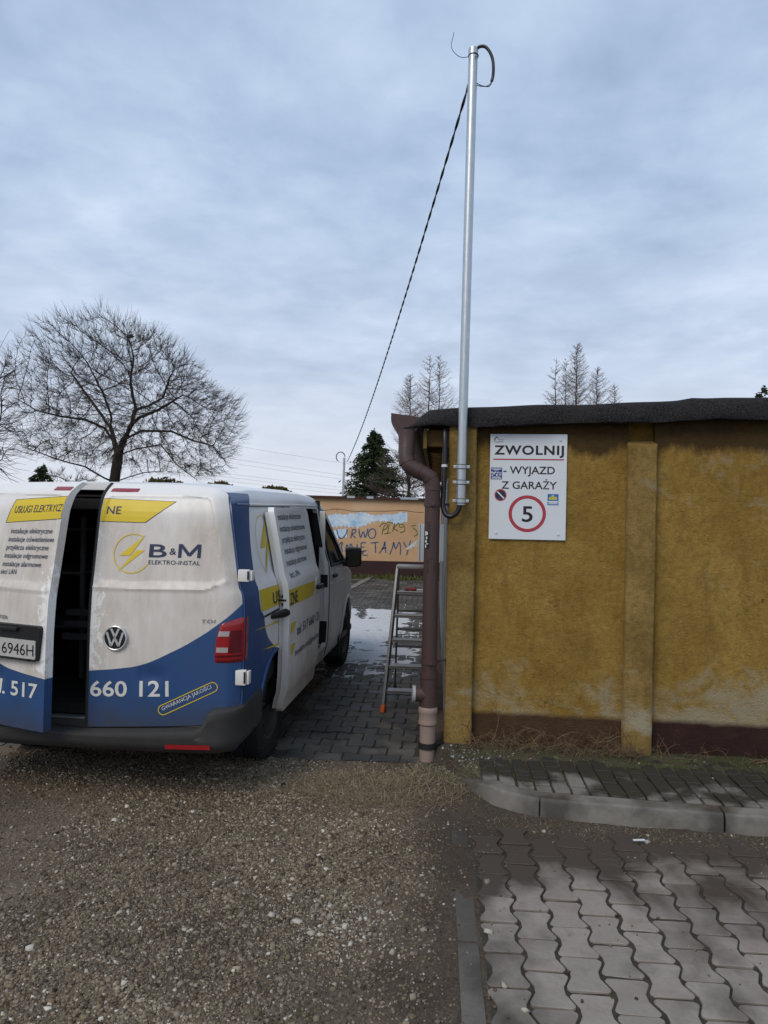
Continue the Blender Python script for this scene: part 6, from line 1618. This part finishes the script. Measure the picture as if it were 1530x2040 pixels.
parts = [scatter(118000, (-2.8, 0.16), (1.95, 4.95), 0.0038, 0.0095, palef, gmask), scatter(9000, (-2.7, 0.12), (1.95, 4.5), 0.0075, 0.0175, palef, lambda x, y: gmask(x, y)*0.6), scatter(1500, (-2.7, 0.1), (1.95, 4.4), 0.013, 0.023, lambda x, y, s: 0.5+0*x, lambda x, y: gmask(x, y)*np.clip(0.2+1.6*fbm(x, y, 1.7, 3, 99), 0, 1)*0.6),
         scatter(14000, (-7.0, -2.6), (1.0, 8.0), 0.006, 0.015, palef, gmask), scatter(5200, (0.08, 2.6), (1.9, 4.05), 0.003, 0.010, lambda x, y, s: 0.45+0*x, lambda x, y: 0.95*np.exp(-((x-0.08)/0.13)**1.5)+0.06*np.exp(-(x-0.1)/0.4)+0.7*sstep(3.55, 3.85, y)+0.02),
         scatter(500, (-0.1, 2.6), (4.15, 4.92), 0.004, 0.010, lambda x, y, s: 0.6+0*x, lambda x, y: sstep(4.5, 4.85, y+0.05*x)*(y > kerb_y(x)+.1)),
         scatter(900, (-1.0, 0.25), (3.9, 4.95), 0.004, 0.010, lambda x, y, s: 0.5+0*x, lambda x, y: 0.7+0*x)]
x, y, s, p = [np.concatenate([q[k] for q in parts]) for k in range(4)]
zz_ = gnd(x, y); onp_ = (x > 0.2) & (y < 3.7); zz_ = np.where(onp_, 0.001, zz_)
V, F, A = stones(x, y, zz_, s, p)
gme = fast_mesh('gravel', V, F, False, A)
link('gravel', gme, stone_m, kind='stuff', label='loose brown and grey gravel stones over the ground', cat='gravel')
# larger pale stones that can be told apart
big = [at_ for at_ in ((-0.29, 2.99), (-0.35, 2.93), (-0.42, 3.0), (-0.24, 2.90), (-0.48, 2.88), (-0.31, 2.83), (-0.20, 3.06), (-0.55, 2.96), (-0.14, 2.78), (-0.62, 3.12), (-0.10, 3.22), (-0.9, 3.1), (-1.0, 2.85), (-1.25, 3.3), (-1.35, 3.95), (-0.72, 2.62), (-0.05, 2.55), (-0.40, 2.5), (-1.1, 2.5), (-0.02, 2.95), (-0.5, 3.4), (-0.7, 3.7), (0.02, 3.45), (0.30, 3.72), (0.62, 3.92), (1.15, 3.86), (0.28, 2.62), (0.245, 2.95), (0.27, 3.35), (0.34, 2.50))]
for k, (x, y) in enumerate(big):
    V, F, A = stones(np.zeros(1), np.zeros(1), np.zeros(1), np.array([random.uniform(0.014, 0.021)]), np.array([random.uniform(0.82, 1.0)]))
    on = x > 0.2; nm = 'pale stone lying loose on the front pavers' if on else 'pale stone lying loose in the brown gravel'
    z = 0.002 if (on and y < 3.7) else float(gnd(np.array([x]), np.array([y]))[0])
    link('stone', fast_mesh('stone', V, F, False, A), stone_m, None, nm, 'stone', 'pale stones on the pavers' if on else 'pale stones in the gravel', loc=(x, y, z))
# cigarette-white scrap by the kerb
sc_ = thing('paper_scrap', (1.10, 3.83, 0.012), 'small white scrap lying on the dirt below the kerb', 'litter')
MB().box((-0.032, -0.006, 0), (0.032, 0.006, 0.008), 0.003, Matrix.Rotation(0.15, 4, 'Z')).put('scrap', clip_m, sc_)

# blades
def blades(x, y, z, ln_, lean, wd, az=None):
    n_ = len(x); a = rng.uniform(0, 2*np.pi, n_) if az is None else az; d = np.stack([np.cos(a), np.sin(a), np.zeros(n_)], 1); sdv = np.stack([-np.sin(a), np.cos(a), np.zeros(n_)], 1)
    P = np.stack([x, y, z], 1); up = np.array([[0, 0, 1.0]]); L_ = ln_[:, None]; le = lean[:, None]; w_ = wd[:, None]
    m1 = P+(up*np.cos(le*0.85)+d*np.sin(le*0.85))*L_*0.5; m2 = m1+(up*np.cos(le*1.15)+d*np.sin(le*1.15))*L_*0.5; m2[:, 2] = np.maximum(m2[:, 2], z+0.004)
    V = np.stack([P-sdv*w_, P+sdv*w_, m1-sdv*w_*.8, m1+sdv*w_*.8, m2], 1).reshape(-1, 3)
    i = np.arange(n_)[:, None]*5
    F = np.concatenate([i+np.array([[0, 1, 3]]), i+np.array([[0, 3, 2]]), i+np.array([[2, 3, 4]])])
    return V, F
def grass(name, n_, xr, yr, mask, l0, l1, e0, e1, w0, mat, label, cat):
    x = rng.uniform(*xr, n_); y = rng.uniform(*yr, n_); k = rng.random(n_) < mask(x, y); x, y = x[k], y[k]; n_ = len(x)
    V, F = blades(x, y, gnd(x, y)-0.003, rng.uniform(l0, l1, n_), rng.uniform(e0, e1, n_), rng.uniform(0.6, 1.3, n_)*w0)
    link(name, fast_mesh(name, V, F, False, np.repeat(rng.random(n_), 5)), mat, None, label, cat, kind='stuff')
def gcol(name, st_):
    t = NT(name, 0.9, 0.15); return t.set(col=t.ramp(t.attr('rnd'), st_))
dry_m = gcol('dry_grass', [(0, (0.085, 0.064, 0.040)), (0.35, (0.21, 0.165, 0.102)), (0.8, (0.34, 0.28, 0.185)), (1, (0.13, 0.118, 0.048))])
def patch(x, y): return np.clip(1.5*np.exp(-(((x+0.34)/0.62)**2+((y-4.42)/0.27)**2)**1.5)*(0.5+1.3*fbm(x, y, 3.2, 3, 301)), 0, 1)
grass('dry_grass', 27000, (-1.25, 0.35), (3.85, 4.95), patch, 0.03, 0.13, 1.15, 1.75, 0.0012, dry_m, 'flattened tan dry grass between the gravel and the alley', 'grass')
grass('dry_litter', 5200, (0.0, 3.2), (3.66, 4.08), lambda x, y: np.clip(0.9-6*np.abs(y-(kerb_y(x)-0.10)), 0, 1), 0.02, 0.06, 1.1, 1.55, 0.0009, dry_m, 'dry grass litter along the foot of the kerb', 'grass')
moss_m = gcol('moss', [(0, (0.022, 0.034, 0.008)), (0.5, (0.045, 0.062, 0.014)), (1, (0.085, 0.085, 0.028))])
grass('moss', 15000, (0.15, 3.6), (4.45, 4.98), lambda x, y: np.clip(sstep(4.55, 4.80, y+0.05*x)*(0.35+1.5*fbm(x, y, 4.0, 3, 77)), 0, 1), 0.008, 0.022, 0.2, 1.0, 0.0016, moss_m, 'green moss along the foot of the yellow wall', 'moss')
verge_m = gcol('verge_grass', [(0, (0.035, 0.050, 0.013)), (0.6, (0.075, 0.085, 0.028)), (1, (0.15, 0.13, 0.06))])
grass('verge_grass', 9000, (-4.0, 1.0), (17.0, 17.87), lambda x, y: np.clip(0.5+fbm(x, y, 2, 2, 5), 0, 1), 0.05, 0.14, 0.2, 1.2, 0.006, verge_m, 'narrow green verge below the peach wall', 'grass')
# dead weed stems at the wall foot
P0, P1, R0, R1 = [], [], [], []
for k in range(330):
    x = random.choice((random.uniform(0.22, 1.38), random.uniform(0.22, 1.38), random.uniform(1.15, 1.40), random.uniform(1.5, 3.4), random.gauss(0.55, 0.18))); y = 4.99-0.05*x+random.uniform(-0.10, 0.035); z = float(gnd(np.array([x]), np.array([y]))[0])
    big_ = random.random() < 0.09; ln_ = random.uniform(0.22, 0.40) if big_ else random.uniform(0.06, 0.22); d = Vector((random.gauss(0, .55), random.gauss(-0.12, .28), random.uniform(0.5, 1.1))).normalized(); p = Vector((x, y, z-0.01)); r0 = random.uniform(0.003, 0.0052) if big_ else random.uniform(0.0013, 0.0027); m_ = 8; cu_ = Vector((random.gauss(0, .20), random.gauss(-0.06, .12), random.uniform(-0.22, -0.04)))
    for q in range(m_):
        n_ = p+d*(ln_/m_); n_.z = max(n_.z, z+0.004); n_.y = min(n_.y, 5.03-0.05*n_.x)
        P0.append(p[:]); P1.append(n_[:]); R0.append(r0*(1-0.7*q/m_)); R1.append(r0*(1-0.7*(q+1)/m_))
        if q in (3, 5) and random.random() < 0.6:
            e_ = n_+Vector((random.gauss(0, .05), random.gauss(-.01, .03), random.gauss(0.02, .04))); P0.append(n_[:]); P1.append(e_[:]); R0.append(r0*.5); R1.append(r0*.3)
        p = n_; d = (d+cu_+Vector((random.gauss(0, .10), random.gauss(0, .08), random.gauss(0, .08)))).normalized()
V, F = segs(P0, P1, R0, R1, 5)
weed_m = NT('dead_stems', 0.9, 0.15); weed_m = weed_m.set(col=weed_m.mix(weed_m.noise(weed_m.pos(), 16, 3), (0.060, 0.040, 0.026), (0.25, 0.175, 0.105)))
link('dead_weeds', fast_mesh('dead_weeds', V, F), weed_m, kind='stuff', label='tangle of brown dead weed stems along the yellow wall', cat='weeds')
# crumbs of old snow and mortar at the corner
x = rng.normal(0.20, 0.20, 330); y = rng.normal(4.78, 0.11, 330); k = (y < 4.97) & (x > -0.12); x, y = x[k], y[k]
V, F, A = stones(x, y, gnd(x, y), 0.003*(5.0)**(rng.random(len(x))**4), np.clip(rng.normal(0.9, 0.1, len(x)), 0, 1))
link('mortar_crumbs', fast_mesh('mortar_crumbs', V, F, False, A), simple('pale_mortar', (0.24, 0.25, 0.23), 0.9, 0.2, 0, 0.2, 30), kind='stuff', label='pale crumbs of mortar at the garage corner', cat='rubble')
